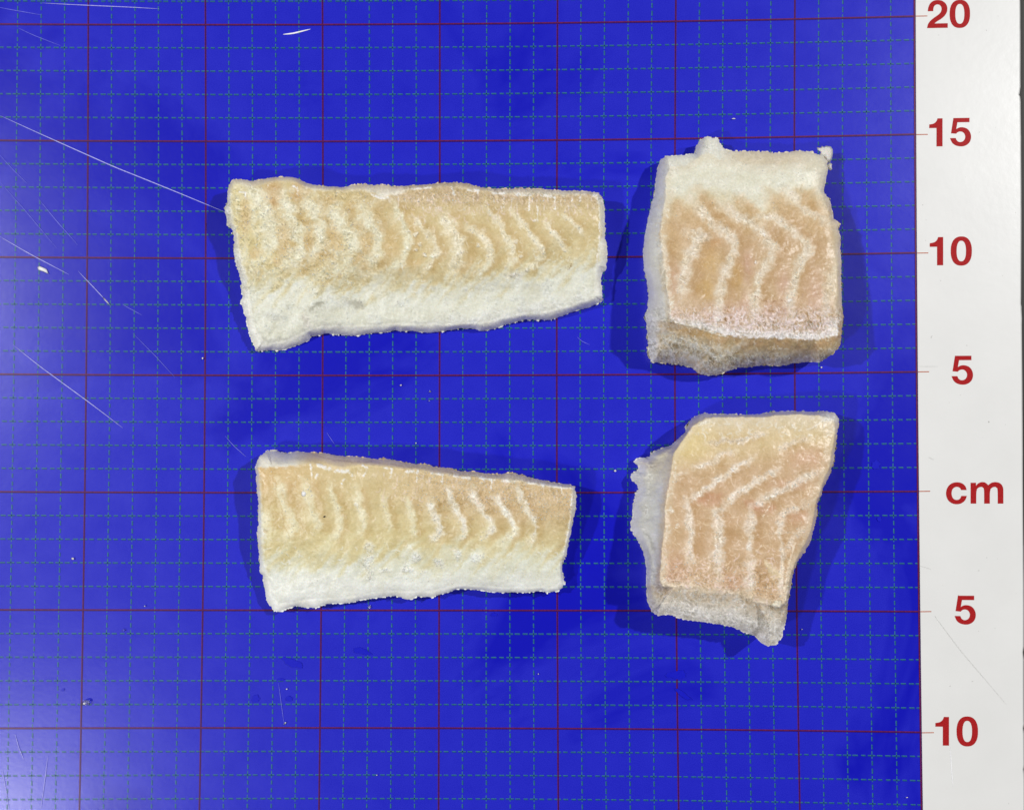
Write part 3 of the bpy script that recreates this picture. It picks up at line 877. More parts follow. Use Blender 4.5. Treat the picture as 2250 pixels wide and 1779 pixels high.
def paint1(x, y, di, do, t, seed):
    P = Paint(x, y, seed, TAN)
    xa = (x - 450) * 3.796; ya = (y - 350) * 3.796
    # left third is yellower and paler, the upper right browner
    P.mix(YEL, sstep(1000, 200, xa) * 0.75)
    top = sstep(480, 300, ya) * sstep(1100, 1900, xa)
    P.mix(BRN, 0.62 * top * np.clip(0.8 + 0.5 * P.m, 0, 1)); P.fr = np.maximum(P.fr, top * 0.55)
    P.spot(*A1([(570, 300)])[0], 26, 34, (208, 168, 125), 0.6)
    P.spot(*A1([(800, 250)])[0], 22, 28, (208, 172, 130), 0.5)
    # broad frosted haze over the left half
    haze = sstep(1750, 1100, xa) * sstep(150, 350, ya)
    hz = haze * np.clip(0.30 + 0.9 * P.m + 0.5 * P.f, 0, 0.85)
    P.mix((222, 216, 186), hz); P.fr = np.maximum(P.fr, haze * np.clip(0.45 + P.f, 0.1, 0.9))
    for pts, w, a in [([(310, 210), (470, 330), (520, 520), (560, 640), (500, 800)], 30, .75), ([(640, 280), (690, 420), (760, 560), (800, 680), (780, 800), (700, 900)], 22, .8),
                      ([(430, 880), (360, 960)], 20, .5), ([(860, 320), (920, 450), (960, 560), (960, 700), (900, 820)], 20, .6),
                      ([(1060, 430), (1130, 520), (1220, 640), (1240, 760), (1150, 860)], 26, .8), ([(1320, 420), (1400, 560), (1450, 680), (1440, 790), (1370, 880)], 20, .8),
                      ([(1560, 350), (1640, 500), (1690, 640), (1700, 740), (1640, 850), (1560, 930)], 13, .8)]:
        P.stripe(A1(pts), w * 0.85, (230, 226, 200), min(a + 0.15, 1), 0.6, curly=0.5)
    for q in [(340, 470, 13, 45), (420, 780, 16, 14), (655, 690, 15, 36), (600, 850, 12, 12), (860, 680, 10, 24), (1050, 340, 14, 12), (1230, 370, 14, 8), (1060, 620, 12, 18), (1100, 720, 14, 14), (1350, 700, 13, 20), (1560, 690, 17, 36), (1720, 480, 13, 26), (1760, 870, 26, 14), (1120, 980, 16, 8), (1320, 890, 12, 10)]:
        P.spot(*A1([q[:2]])[0], q[2], q[3], (209, 184, 134), 0.8, 0.5)
    for pts, w in [([(20, 480), (100, 560), (190, 660), (230, 760), (190, 860), (110, 940)], 9), ([(270, 450), (330, 560), (380, 640), (420, 720), (400, 860), (330, 940)], 17),
                   ([(470, 560), (590, 620), (660, 700), (680, 800), (630, 900), (560, 960)], 10), ([(620, 400), (740, 520), (790, 620), (860, 720), (870, 820), (800, 920)], 10),
                   ([(850, 420), (930, 530), (1000, 620), (1090, 720), (1120, 790), (1060, 870), (950, 930)], 9), ([(1120, 520), (1200, 620), (1270, 700), (1310, 770)], 8),
                   ([(1270, 460), (1370, 540), (1450, 620)], 9)]:
        P.stripe(B1(pts), w * 1.1, (235, 226, 200), 0.97, 0.6, curly=0.5)
    # belly: cold white, merging in wisps
    bd = A1([(200, 960), (350, 1040), (500, 1030), (700, 1000), (900, 1050), (1100, 1040), (1300, 1040), (1500, 1020), (1700, 1010)]) + B1([(200, 1010), (400, 1000), (560, 1000), (700, 950), (900, 920), (1100, 890), (1300, 860), (1500, 800), (1700, 760)])
    sd = below(bd, x, y)
    P.region(sd + 12, (220, 215, 178), 0.6, 48, 0.3, 22, streak=46)
    k = P.region(sd - 14, BEL, 1.0, 36, 0.10, 14, streak=40)
    P.mix((208, 207, 186), k * sstep(0.0, 0.7, noise((x + 0.8 * y) / 34, (y - x) / 150, seed + 7) + 0.3 * P.m) * 0.5)
    P.fr *= 1 - 0.75 * k; P.fr = np.maximum(P.fr, k * sstep(0.1, 0.5, P.m) * 0.3)
    P.mix(GRY, 0.45 * k * sstep(0.15, 0.9, P.m + 0.3 * P.f))
    P.stripe(A1([(860, 1270), (930, 1220), (1010, 1190)]), 8, (160, 158, 140), 0.75, 0.2, lift=-0.06, deep=0)
    P.stripe(A1([(1190, 1190), (1260, 1210), (1330, 1220)]), 10, (168, 165, 148), 0.8, 0.2, lift=-0.05, deep=0)
    P.spot(*A1([(1312, 1195)])[0], 2.2, 1.6, (90, 85, 78), 0.9, 0.3)
    P.stripe(A1([(980, 1380), (1100, 1430), (1300, 1430), (1500, 1420)]), 14, (178, 177, 168), 0.65, 0.2, lift=-0.08, deep=0)
    P.stripe(A1([(430, 1540), (600, 1530), (760, 1490), (860, 1440)]), 14, (182, 180, 168), 0.5, 0.2, lift=-0.06, deep=0)
    P.stripe(A1([(480, 1260), (560, 1330), (620, 1360)]), 8, (196, 194, 176), 0.5, 0.2, lift=-0.05, deep=0)
    P.stripe(A1([(830, 1290), (860, 1380), (900, 1450)]), 10, (200, 194, 186), 0.5, 0.2, lift=-0.09, deep=0)
    P.stripe(B1([(100, 1400), (500, 1370), (900, 1290), (1250, 1230), (1550, 1130)]), 22, (230, 231, 228), 0.5, 0.3, lift=0.02, deep=0)
    for q in [(1760, 620), (1745, 640), (1790, 700), (1840, 790), (1755, 760), (1700, 600)]:
        P.spot(*A1([q])[0], 5, 4, (238, 230, 210), 0.9, 0.4, 0.8, 0.05)
    for q in [(560, 720), (930, 810), (890, 690), (1300, 770), (800, 900), (970, 930), (860, 960)]:
        P.spot(*B1([q])[0], 4.5, 4, (236, 230, 212), 0.85, 0.5, 0.8, 0.04)
    P.spot(*B1([(870, 970)])[0], 24, 10, (226, 222, 208), 0.8, 0.6, 0.8)
    # rim beyond the crease
    rim = sstep(4, -6, di)
    topside = rim * sstep(70, 20, y - 380 - (x - 500) * 0.03)
    P.mix((216, 198, 164), 0.6 * topside * sstep(1500, 2100, xa)); P.mix((224, 214, 196), 0.55 * topside * sstep(2100, 1500, xa))
    P.mix((232, 231, 222), rim * (1 - sstep(60, 20, y - 380)) * 0.8)  # lower rim brightened in its colour, standing in for light from below
    drips(P, [B1([(20, 250), (100, 240), (180, 238)]) + [4], B1([(350, 230), (375, 300)]) + [3], B1([(480, 260), (580, 262)]) + [4.5], B1([(575, 262), (570, 300)]) + [2.5], B1([(695, 285), (790, 285)]) + [4], B1([(788, 285), (786, 440)]) + [1.8],
              B1([(890, 295), (1005, 298)]) + [6], B1([(1000, 298), (1000, 430)]) + [2.2], B1([(1090, 300), (1210, 318)]) + [4.5], B1([(1212, 312), (1216, 440)]) + [1.8], B1([(1355, 310), (1355, 350)]) + [2.6], B1([(1425, 310), (1425, 350)]) + [3],
              B1([(1500, 296), (1568, 300), (1582, 420), (1588, 620), (1560, 880)]) + [2.4], B1([(1070, 390), (1065, 500)]) + [2.6], B1([(1040, 515), (1065, 515)]) + [4], A1([(1400, 300), (1470, 325), (1560, 325)]) + [4.5],
              A1([(275, 275), (340, 275), (340, 330)]) + [3], A1([(525, 215), (530, 270)]) + [2], A1([(740, 230), (770, 235), (775, 290)]) + [3.4]])
    # row of little frost needles below the top edge
    nd = sstep(270, 330, ya) * sstep(470, 400, ya) * sstep(1300, 1750, xa)
    P.mix((228, 216, 206), nd * sstep(0.35, 0.8, noise(x / 4.2, y / 16, seed + 90) + 0.3 * P.f) * 0.8)
    P.hairs(380, (500, 400, 1320, 640), 8, 1.5, (232, 224, 200), 0.55, where=(sd < 5) & (di > 0))
    P.hairs(140, (880, 415, 1310, 480), 10, 1.5, (226, 206, 190), 0.7, ang=1.5, spread=0.5, where=di > 2)
    P.hairs(160, (520, 540, 1300, 720), 8, 1.6, (240, 240, 230), 0.5, where=di > 0)
    P.line(B1([(1320, 920), (1342, 895), (1352, 872)]), 1.6, (140, 110, 75), 0.8)
    return P.finish()


def paint2(x, y, di, do, t, seed):
    P = Paint(x, y, seed, TAN)
    xa = (x - 520) * 4.27; ya = (y - 960) * 4.27
    P.mix(YEL, 0.55 * sstep(350, 900, ya) * sstep(2600, 1200, xa))
    top = sstep(720, 400, ya - (xa - 600) * 0.10) * sstep(1100, 2200, xa)
    P.mix((202, 172, 132), 0.6 * top); P.fr = np.maximum(P.fr, 0.5 * top)
    P.mix((215, 178, 124), 0.5 * sstep(1100, 200, xa) * sstep(800, 400, ya))
    for pts, w, a in [([(390, 400), (420, 560), (450, 650), (520, 760), (540, 860), (430, 960)], 13, .8), ([(640, 400), (680, 560), (720, 700), (760, 820), (730, 880)], 13, .65),
                      ([(880, 440), (910, 600), (950, 700), (980, 800), (960, 880), (890, 950)], 10, .75), ([(1120, 450), (1140, 620), (1190, 760), (1190, 850), (1130, 930)], 11, .75),
                      ([(1370, 520), (1410, 700), (1430, 820), (1440, 890)], 9, .6), ([(1590, 560), (1640, 700), (1670, 830), (1650, 930)], 10, .75), ([(250, 700), (265, 900)], 22, .85)]:
        P.stripe(C2(pts), w, (232, 225, 192), min(a + 0.15, 1), 0.35, curly=0.35)
    for pts, w, a in [([(285, 600), (310, 720), (360, 820), (370, 890), (290, 970)], 12, .95), ([(450, 470), (480, 600), (530, 700), (590, 790), (610, 900), (500, 980)], 9, .85),
                      ([(670, 480), (700, 600), (780, 700), (850, 790), (870, 870), (760, 960)], 11, .8), ([(880, 560), (960, 660), (1050, 780), (1075, 900), (930, 1010)], 11, .9),
                      ([(1110, 440), (1130, 580), (1200, 700), (1280, 840), (1250, 960), (1170, 1000)], 9, .75)]:
        P.stripe(D2(pts), w, (240, 234, 218), min(a + 0.15, 1), 0.7, curly=0.6)
    bd = C2([(150, 1150), (350, 1090), (500, 1100), (700, 1130), (900, 1100), (1100, 1120), (1300, 1090), (1500, 1090)]) + D2([(200, 1100), (400, 1080), (600, 1060), (700, 1040), (850, 1050), (1100, 1060), (1300, 1080), (1560, 1060)])
    sd = below(bd, x, y)
    P.region(sd + 14, (224, 217, 172), 0.65, 50, 0.15, 16, streak=44)
    k = P.region(sd - 18, (226, 227, 210), 1.0, 38, 0.08, 12, streak=40)
    P.mix((213, 212, 186), k * sstep(0.0, 0.7, noise((x + 0.9 * y) / 30, (y - x) / 150, seed + 7) + 0.3 * P.m) * 0.5 * sstep(1500, 1350, ya))
    P.fr *= 1 - 0.8 * k
    P.mix((234, 235, 227), k * sstep(1200, 1400, ya) * 0.8)
    for q in [(1250, 1040, 12, 14), (1230, 1180, 18, 24), (1240, 1310, 12, 14), (1690, 1120, 12, 12), (1600, 1230, 14, 10), (1900, 1180, 14, 12), (2250, 1130, 16, 12), (2080, 1090, 8, 14), (1380, 1250, 10, 8)]:
        P.spot(*C2([q[:2]])[0], q[2], q[3], (236, 237, 230), 0.75, 0.6, 0.9, 0.03)
    P.spot(*C2([(1180, 1200)])[0], 8, 10, (205, 202, 178), 0.6, 0.5, 0, -0.04)
    for a, b in [((600, 1420), (820, 1330)), ((700, 1480), (1000, 1400)), ((1500, 1330), (1800, 1260))]:
        P.stripe(C2([a, b]), 6, (236, 237, 228), 0.6, 0.3, lift=0.03, deep=0)
    P.spot(*C2([(258, 905)])[0], 9, 9, (230, 226, 210), 0.8); P.spot(*C2([(280, 885)])[0], 5, 4, (200, 184, 150), 0.8, 0.4, 0, -0.05)
    P.stripe(C2([(300, 250), (500, 1000), (800, 200)])[:2], 1, BEL, 0)
    rim = sstep(4, -6, di)
    lt = rim * sstep(130, 60, y - 960)
    P.mix((234, 214, 172), 0.85 * lt * sstep(600, 900, xa))
    P.mix((224, 222, 212), 0.9 * lt * sstep(760, 500, xa))
    P.mix((234, 234, 227), 0.8 * rim * (1 - sstep(130, 60, y - 960)))  # paler lower rim: light from below put into the colour
    P.line(C2([(205, 295), (450, 288), (600, 265)]), 2.4, (205, 170, 118), 0.6)
    P.line(C2([(700, 160), (900, 215), (1100, 235), (1300, 235)]) + D2([(0, 270), (300, 300), (500, 340)]), 2.2, (190, 166, 130), 0.6)
    drips(P, [C2([(770, 265), (880, 300)]) + [7], C2([(920, 318), (1060, 322)]) + [6], C2([(1085, 320), (1085, 370)]) + [2.4], C2([(1180, 265), (1225, 290), (1190, 370)]) + [3.4], C2([(1380, 285), (1460, 300), (1440, 380)]) + [3.6],
              C2([(695, 265), (705, 320), (705, 380)]) + [3], C2([(760, 350), (745, 385)]) + [4], C2([(1010, 390), (985, 440)]) + [2.4],
              D2([(70, 325), (160, 325)]) + [6], D2([(158, 325), (155, 430)]) + [2], D2([(295, 335), (400, 352)]) + [4.5], D2([(396, 352), (392, 440)]) + [2], D2([(500, 365), (648, 388)]) + [4.5], D2([(640, 388), (622, 455)]) + [2.2],
              D2([(745, 385), (880, 405)]) + [4.6], D2([(860, 405), (852, 480)]) + [2.4], D2([(950, 408), (1070, 418)]) + [4.5], D2([(1200, 425), (1370, 452)]) + [5.5], D2([(1345, 452), (1335, 495)]) + [2.4],
              D2([(1400, 458), (1620, 482)]) + [5], D2([(1515, 475), (1510, 530)]) + [2.2], D2([(1615, 500), (1590, 800), (1545, 1050), (1510, 1180)]) + [2.2]], (236, 233, 226))
    nd = sstep(0, 12, di) * sstep(50, 20, di) * sstep(360, 250, ya - (xa - 600) * 0.115 + 0) * sstep(500, 800, xa)
    P.mix((226, 212, 196), nd * sstep(0.3, 0.8, noise(x / 4.5, y / 14, seed + 90) + 0.3 * P.f) * 0.7)
    P.spot(*C2([(1118, 635)])[0], 6.5, 4.5, (244, 240, 226), 0.95, 0.3, 0.6, 0.04)
    P.hairs(260, (560, 1030, 1260, 1220), 8, 1.5, (230, 216, 186), 0.6, where=(sd < 0) & (di > 0))
    P.hairs(110, (820, 1040, 1260, 1100), 10, 1.5, (226, 206, 186), 0.7, ang=1.5, spread=0.6, where=di > 2)
    P.hairs(120, (580, 1200, 1240, 1290), 9, 1.7, (240, 240, 232), 0.6, where=di > 0)
    return P.finish(tex=0.8, crys=0.8)


def paint3(x, y, di, do, t, seed):
    P = Paint(x, y, seed, ORA)
    xa = (x - 1370) * 3.051; ya = (y - 280) * 3.051
    for q in [(340, 1050, 26, 40), (830, 930, 16, 34), (700, 1240, 60, 22), (1290, 1130, 26, 50), (1020, 1230, 40, 24), (820, 1190, 14, 26), (1080, 1060, 20, 30)]:
        P.spot(*E3([q[:2]])[0], q[2], q[3], PNK, 0.55, 0.95)
    for q in [(580, 900, 26, 36), (560, 1080, 24, 26), (760, 1000, 14, 30)]:
        P.spot(*E3([q[:2]])[0], q[2], q[3], (208, 174, 116), 0.6, 0.7)
    P.spot(*E3([(625, 770)])[0], 13, 14, (198, 150, 100), 0.45, 0.8)
    # white shoulder at the top, with orange bars breaking into it
    bd = E3([(150, 640), (300, 560), (420, 540), (560, 520), (760, 560), (900, 600), (1060, 520), (1200, 500), (1350, 520), (1500, 560)])
    sd = -below(bd, x, y)
    P.region(sd + 8, (222, 211, 174), 0.8, 36, 0.3, 22)
    k = P.region(sd - 16, (224, 221, 202), 1.0, 32, 0.15, 16)
    P.fr *= 1 - 0.7 * k; P.fr = np.maximum(P.fr, k * sstep(0.0, 0.5, P.m) * 0.35)
    for pts, w in [([(320, 500), (400, 580), (500, 640), (600, 690)], 25), ([(500, 430), (570, 510), (660, 590), (760, 650), (900, 690)], 19), ([(760, 470), (840, 540), (900, 590)], 13),
                   ([(980, 450), (1050, 510), (1140, 590), (1250, 640), (1400, 700)], 24), ([(1200, 430), (1280, 510), (1380, 600)], 20), ([(250, 670), (330, 730), (380, 850)], 25)]:
        P.stripe(E3(pts), w * 1.1, (203, 173, 131), 0.85, 0.1, soft=0.7, lift=-0.01, curly=0.25, deep=0)
    for pts, w, a in [([(430, 700), (500, 720), (480, 800), (430, 880), (415, 960), (400, 1060), (395, 1160)], 21, .85), ([(450, 480), (540, 580), (620, 660), (700, 710), (745, 780), (735, 860), (680, 960), (655, 1100), (640, 1220), (645, 1320)], 17, .85),
                      ([(640, 520), (760, 590), (880, 650), (940, 720), (1005, 810), (970, 900), (910, 1010), (885, 1150), (870, 1320)], 17, .85), ([(880, 600), (1010, 600), (1110, 670), (1190, 740), (1245, 815), (1190, 900), (1145, 1020), (1115, 1150), (1130, 1320)], 14, .85),
                      ([(1100, 410), (1180, 520), (1270, 590), (1380, 640)], 13, .7), ([(1400, 960), (1375, 1060), (1355, 1200), (1380, 1350)], 17, .65), ([(250, 740), (262, 900), (285, 1100)], 13, .7)]:
        P.stripe(E3(pts), w * 0.9, (226, 214, 193), min(a + 0.15, 1), 0.7, curly=0.55)
    P.spot(*E3([(530, 740)])[0], 18, 14, (224, 212, 196), 0.6, 0.6, 0.8)
    # mauve frost toward the lower rim
    fz = sstep(1130, 1330, ya) * sstep(1480, 1440, ya)
    P.mix((214, 197, 196), fz * np.clip(0.68 + 0.7 * P.f + 0.8 * (P.w - 0.5), 0, 0.95)); P.fr = np.maximum(P.fr, fz * 0.95)
    rimd = np.abs(di)
    bot = sstep(1250, 1320, ya)
    P.mix((236, 232, 230), bot * sstep(0, 1.5, di) * sstep(26, 6, di + 6 * P.f) * 0.85)
    P.mix((224, 212, 188), sstep(24, 2, di + 8 * P.f) * sstep(1250, 1100, ya) * 0.45)
    # flanks
    rim = sstep(3, -5, di)
    lower = rim * sstep(1270, 1340, ya)
    left = rim * sstep(320, 290, xa) * (1 - sstep(1300, 1350, ya))
    P.mix(SIDE, left * 0.95); P.mix((225, 205, 165), left * sstep(-14, -4, di) * 0.55 * sstep(800, 1000, ya))
    P.mix((200, 178, 140), lower)
    P.mix((188, 152, 108), lower * np.clip(0.5 + P.m, 0, 0.8) * sstep(-34, -6, di))
    wf = np.clip(sstep(-18, -44, di) + sstep(620, 420, xa) * 0.55, 0, 1) * lower
    P.mix((218, 214, 202), wf * np.clip(0.62 + 0.8 * P.f, 0, 1)); P.fr = np.where(lower > 0.5, np.maximum(wf * 0.9, 0.3), P.fr)
    P.mix(SIDE, rim * sstep(250, 200, xa) * 0.8)
    P.spot(*E3([(400, 1590)])[0], 24, 5, (150, 152, 146), 0.6, 0.6); P.spot(*E3([(480, 1375)])[0], 42, 10, (196, 158, 104), 0.7, 0.6, rot=0.1)
    P.mix((212, 198, 172), rim * sstep(280, 230, ya) * sstep(680, 800, xa) * sstep(1300, 1150, xa) * 0.7)
    P.mix((224, 222, 208), rim * sstep(300, 250, ya) * sstep(700, 640, xa))
    P.mix((228, 216, 190), sstep(1390, 1430, xa) * sstep(500, 700, ya) * sstep(1350, 1200, ya) * 0.5)
    P.stripe(E3([(640, 1560), (740, 1490), (820, 1440)]), 8, (232, 228, 214), 0.7, 0.6, lift=0.05)
    P.line(E3([(880, 1128), (930, 1160), (1000, 1172), (1060, 1160), (1095, 1172)]), 1.5, (160, 122, 92), 0.8)
    drips(P, [E3([(320, 1170), (312, 1240), (318, 1300)]) + [3.0], E3([(318, 1300), (400, 1318), (500, 1342), (600, 1380), (700, 1405)]) + [3.0], E3([(290, 1000), (290, 1100), (305, 1180)]) + [2.4]], (234, 228, 212))
    for q in [(575, 1225, 5, 7), (630, 1290, 5, 6), (880, 900, 4, 4), (935, 720, 3, 6), (1115, 1160, 4, 5)]:
        P.spot(*E3([q[:2]])[0], q[2], q[3], (240, 232, 222), 0.9, 0.3, 0.6, 0.05)
    P.hairs(420, (1460, 440, 1840, 740), 11, 1.2, (224, 202, 168), 0.4, where=di > 0)
    P.hairs(160, (1475, 670, 1845, 745), 10, 1.6, (232, 220, 216), 0.7, ang=1.5, spread=0.7, where=di > 0)
    P.hairs(45, (1700, 640, 1845, 730), 8, 1.2, (165, 132, 114), 0.4, ang=1.5, spread=0.7, where=di > 0)
    P.hairs(150, (1425, 420, 1485, 720), 9, 1.9, (228, 220, 200), 0.7, where=np.abs(di) < 13)
    P.hairs(120, (1760, 420, 1860, 740), 8, 1.8, (228, 218, 196), 0.6, where=np.abs(di) < 14)
    P.hairs(200, (1430, 720, 1850, 820), 8, 1.6, (228, 220, 204), 0.6, where=di < 0)
    return P.finish()


def paint4(x, y, di, do, t, seed):
    P = Paint(x, y, seed, (199, 168, 131))
    xa = (x - 1340) * 3.05; ya = (y - 880) * 3.05
    P.mix((216, 196, 152), sstep(520, 260, ya + (xa - 900) * 0.12) * 0.85)
    P.mix((214, 200, 172), sstep(260, 140, ya) * 0.6)
    P.mix((222, 200, 136), 0.55 * sstep(760, 520, xa) * sstep(480, 300, ya))
    for q in [(1000, 720, 22, 14), (1250, 780, 30, 20), (1310, 370, 46, 26), (690, 680, 24, 10), (430, 1140, 34, 40), (820, 1230, 40, 24), (1200, 560, 40, 14)]:
        P.spot(*F4([q[:2]])[0], q[2], q[3], (202, 152, 128), 0.42, 0.95)
    for pts in [[(580, 680), (660, 640), (760, 640)], [(900, 690), (960, 690), (1000, 740)], [(1060, 730), (1100, 700)]]:
        P.stripe(F4(pts), 12, (190, 138, 106), 0.5, 0, curly=0.2, deep=0)
    for pts, w, a in [([(515, 665), (620, 610), (740, 520), (860, 440), (965, 390)], 11, .85), ([(510, 670), (530, 780), (545, 900), (530, 1020), (540, 1095)], 14, .8),
                      ([(780, 690), (860, 620), (960, 560), (1060, 500), (1120, 460)], 12, .85), ([(760, 700), (715, 770), (735, 860), (730, 960), (720, 1060), (735, 1240)], 16, .85),
                      ([(960, 700), (1060, 650), (1180, 590), (1280, 530), (1390, 480)], 14, .85), ([(950, 720), (935, 850), (940, 960), (935, 1010)], 13, .75), ([(940, 1060), (950, 1120), (940, 1200), (940, 1300)], 17, .9),
                      ([(1140, 780), (1240, 720), (1350, 690)], 13, .55), ([(1140, 790), (1140, 900), (1160, 1000), (1150, 1150), (1150, 1300)], 8, .75),
                      ([(560, 450), (680, 420), (740, 370), (840, 335)], 11, .7), ([(640, 290), (760, 270), (880, 275), (960, 240), (1050, 210)], 10, .7), ([(1140, 330), (1240, 270), (1330, 260)], 9, .6),
                      ([(1190, 1000), (1230, 920), (1300, 850)], 12, .5), ([(430, 540), (470, 500), (500, 480)], 8, .7), ([(1060, 900), (1180, 880), (1290, 880)], 3, .5)]:
        P.stripe(F4(pts), w * 0.92, (234, 222, 206), min(a + 0.15, 1), 0.75, curly=0.6)
    P.spot(*F4([(1100, 1150)])[0], 22, 12, (224, 206, 168), 0.8, 0.6, 0.4, 0.03, 0.9)
    P.spot(*F4([(1060, 1090)])[0], 6, 12, (230, 212, 176), 0.8, 0.5, 0.4, 0.03, -0.5)
    lb = sstep(1000, 1200, ya)
    P.mix((222, 196, 178), lb * np.clip(0.15 + 0.8 * P.f + 0.6 * (P.w - 0.5), 0, 0.8) * sstep(900, 700, xa)); P.fr = np.maximum(P.fr, lb * 0.5)
    P.mix((230, 216, 194), sstep(14, 2, di) * sstep(-2, 1, di) * 0.5 * sstep(1000, 1200, ya))
    P.hairs(230, (1420, 900, 1490, 1290), 9, 2.0, (226, 219, 202), 0.75, where=np.abs(di + 4) < 16)
    P.hairs(160, (1500, 890, 1840, 960), 9, 2.0, (226, 219, 204), 0.7)
    P.hairs(130, (1700, 930, 1850, 1330), 8, 1.8, (228, 216, 192), 0.6, where=np.abs(di) < 16)
    P.mix((226, 214, 192), sstep(26, 2, di + 9 * P.f) * 0.45)
    # flanks: greyish, translucent membrane
    rim = sstep(3, -5, di)
    low = rim * sstep(1200, 1280, ya)
    lf = rim * sstep(560, 480, xa) * (1 - sstep(1220, 1300, ya))
    P.mix((212, 211, 205), lf * sstep(2, -12, di + 5 * P.f)); P.mix((214, 198, 162), lf * sstep(-16, -2, di) * 0.6)
    P.mix((218, 208, 180), lf * sstep(-75, -5, di + 10 * P.m) * sstep(640, 420, ya) * 0.85)
    P.mix((226, 224, 216), lf * sstep(0.30, 0.06, t) * 0.8)
    P.mix((204, 198, 188), low); P.mix((204, 184, 156), low * sstep(-50, -4, di) * np.clip(0.7 + P.f, 0, 1))
    P.mix((222, 218, 214), low * sstep(-22, -50, di) * np.clip(0.4 + P.f * 0.8, 0, 1)); P.fr = np.where(low > .5, 0.6, P.fr)
    P.mix((220, 204, 176), rim * sstep(1100, 1250, xa) * (1 - sstep(1250, 1300, ya)) * 0.6)
    P.mix((206, 202, 194), rim * sstep(180, 120, ya) * 0.8)
    P.spot(*F4([(1470, 110)])[0], 22, 12, (230, 228, 222), 0.8, 0.6, 0.6)
    P.spot(*F4([(630, 155)])[0], 14, 6, (240, 234, 218), 0.85, 0.5, 0.6, 0.04, -0.4)
    P.spot(*F4([(175, 400)])[0], 8, 4, (236, 238, 238), 0.9, 0.5, 0.4, 0.02, -0.3); P.spot(*F4([(148, 505)])[0], 4, 8, (236, 236, 232), 0.8, 0.5)
    P.spot(*F4([(280, 430)])[0], 30, 14, (188, 176, 162), 0.6, 0.7)
    for pts in [[(170, 820), (240, 860), (300, 900), (320, 1000), (330, 1100)], [(200, 920), (260, 960), (290, 1040), (300, 1150)], [(190, 880), (250, 905), (290, 980)]]:
        P.stripe(F4(pts), 4.5, (216, 214, 208), 0.7, 0, lift=0.05, curly=0.1, deep=0)
    for pts in [[(230, 880), (275, 930), (300, 1010)], [(250, 990), (275, 1060), (280, 1130)]]:
        P.stripe(F4(pts), 4, (170, 168, 162), 0.6, 0, lift=-0.06, curly=0.1, deep=0)
    drips(P, [F4([(340, 1220), (420, 1240), (520, 1250)]) + [4.5], F4([(1060, 1240), (1040, 1330)]) + [1.8], F4([(540, 1230), (590, 1170)]) + [2], F4([(790, 690), (860, 640)]) + [2], F4([(1020, 790), (1080, 690)]) + [2.0], F4([(1160, 1000), (1160, 1200)]) + [3],
              F4([(1240, 960), (1200, 1100), (1170, 1280)]) + [3.2], F4([(960, 1340), (1080, 1368)]) + [2]], (236, 218, 192))
    P.spot(*F4([(1125, 1362)])[0], 9.5, 9, (240, 232, 212), 0.95, 0.3, 0.5, 0.10)
    for q in [(415, 740, 4, 5), (450, 830, 3, 3), (600, 855, 2.2, 2.2), (1167, 775, 3, 3), (455, 850, 3, 2)]:
        P.spot(*F4([q[:2]])[0], q[2], q[3], (244, 236, 220), 0.9, 0.4, 0.6, 0.04)
    P.hairs(460, (1455, 930, 1830, 1340), 12, 1.3, (232, 210, 178), 0.5, where=di > 0)
    P.hairs(130, (1455, 1210, 1720, 1320), 11, 1.7, (232, 208, 194), 0.8, where=di > 0)
    P.hairs(40, (1500, 1060, 1780, 1300), 34, 1.4, (232, 210, 182), 0.5, where=di > 0)
    P.hairs(160, (1440, 1280, 1720, 1420), 8, 1.7, (232, 228, 222), 0.6, where=di < 0)
    c, f, b = P.finish()
    sm = np.clip(lf, 0, 1)
    b = b * (1 - 0.75 * sm) + 0.06 * sm * (fbm(x / 24, y / 18, seed + 5))
    return c, f * (1 - 0.85 * sm), b


h1 = gauss_h([(520, 410, 1.7), (620, 420, 1.9), (800, 440, 1.9), (1000, 450, 1.9), (1200, 450, 1.9), (1310, 460, 1.8), (560, 550, 1.5), (700, 550, 1.7), (900, 560, 1.75), (1100, 560, 1.75), (1300, 560, 1.7),
              (580, 670, 1.0), (700, 650, 1.15), (760, 720, 0.6), (900, 660, 1.05), (900, 720, 0.6), (1100, 660, 1.05), (1100, 715, 0.6), (1300, 610, 1.2), (1290, 660, 0.8), (600, 755, 0.55)], 50)
h2 = gauss_h([(580, 1030, 1.8), (750, 1040, 1.9), (950, 1060, 1.9), (1150, 1080, 1.8), (1250, 1090, 1.7), (580, 1180, 1.6), (750, 1180, 1.7), (950, 1180, 1.7), (1150, 1180, 1.6),
              (600, 1270, 1.1), (600, 1330, 0.6), (750, 1260, 1.2), (750, 1320, 0.7), (950, 1250, 1.2), (950, 1300, 0.7), (1200, 1230, 1.3), (1200, 1290, 0.8)], 50)
h3 = gauss_h([(1460, 370, 1.7), (1640, 360, 1.7), (1800, 370, 1.6), (1440, 500, 2.3), (1640, 500, 2.4), (1820, 520, 2.3), (1440, 700, 2.9), (1640, 720, 3.0), (1830, 720, 2.8), (1550, 310, 1.0)], 80)
h4 = gauss_h([(1560, 930, 1.9), (1800, 930, 2.2), (1480, 1050, 2.4), (1700, 1050, 2.6), (1480, 1250, 2.7), (1640, 1250, 2.7), (1720, 1330, 2.5), (1780, 1080, 2.4)], 80)

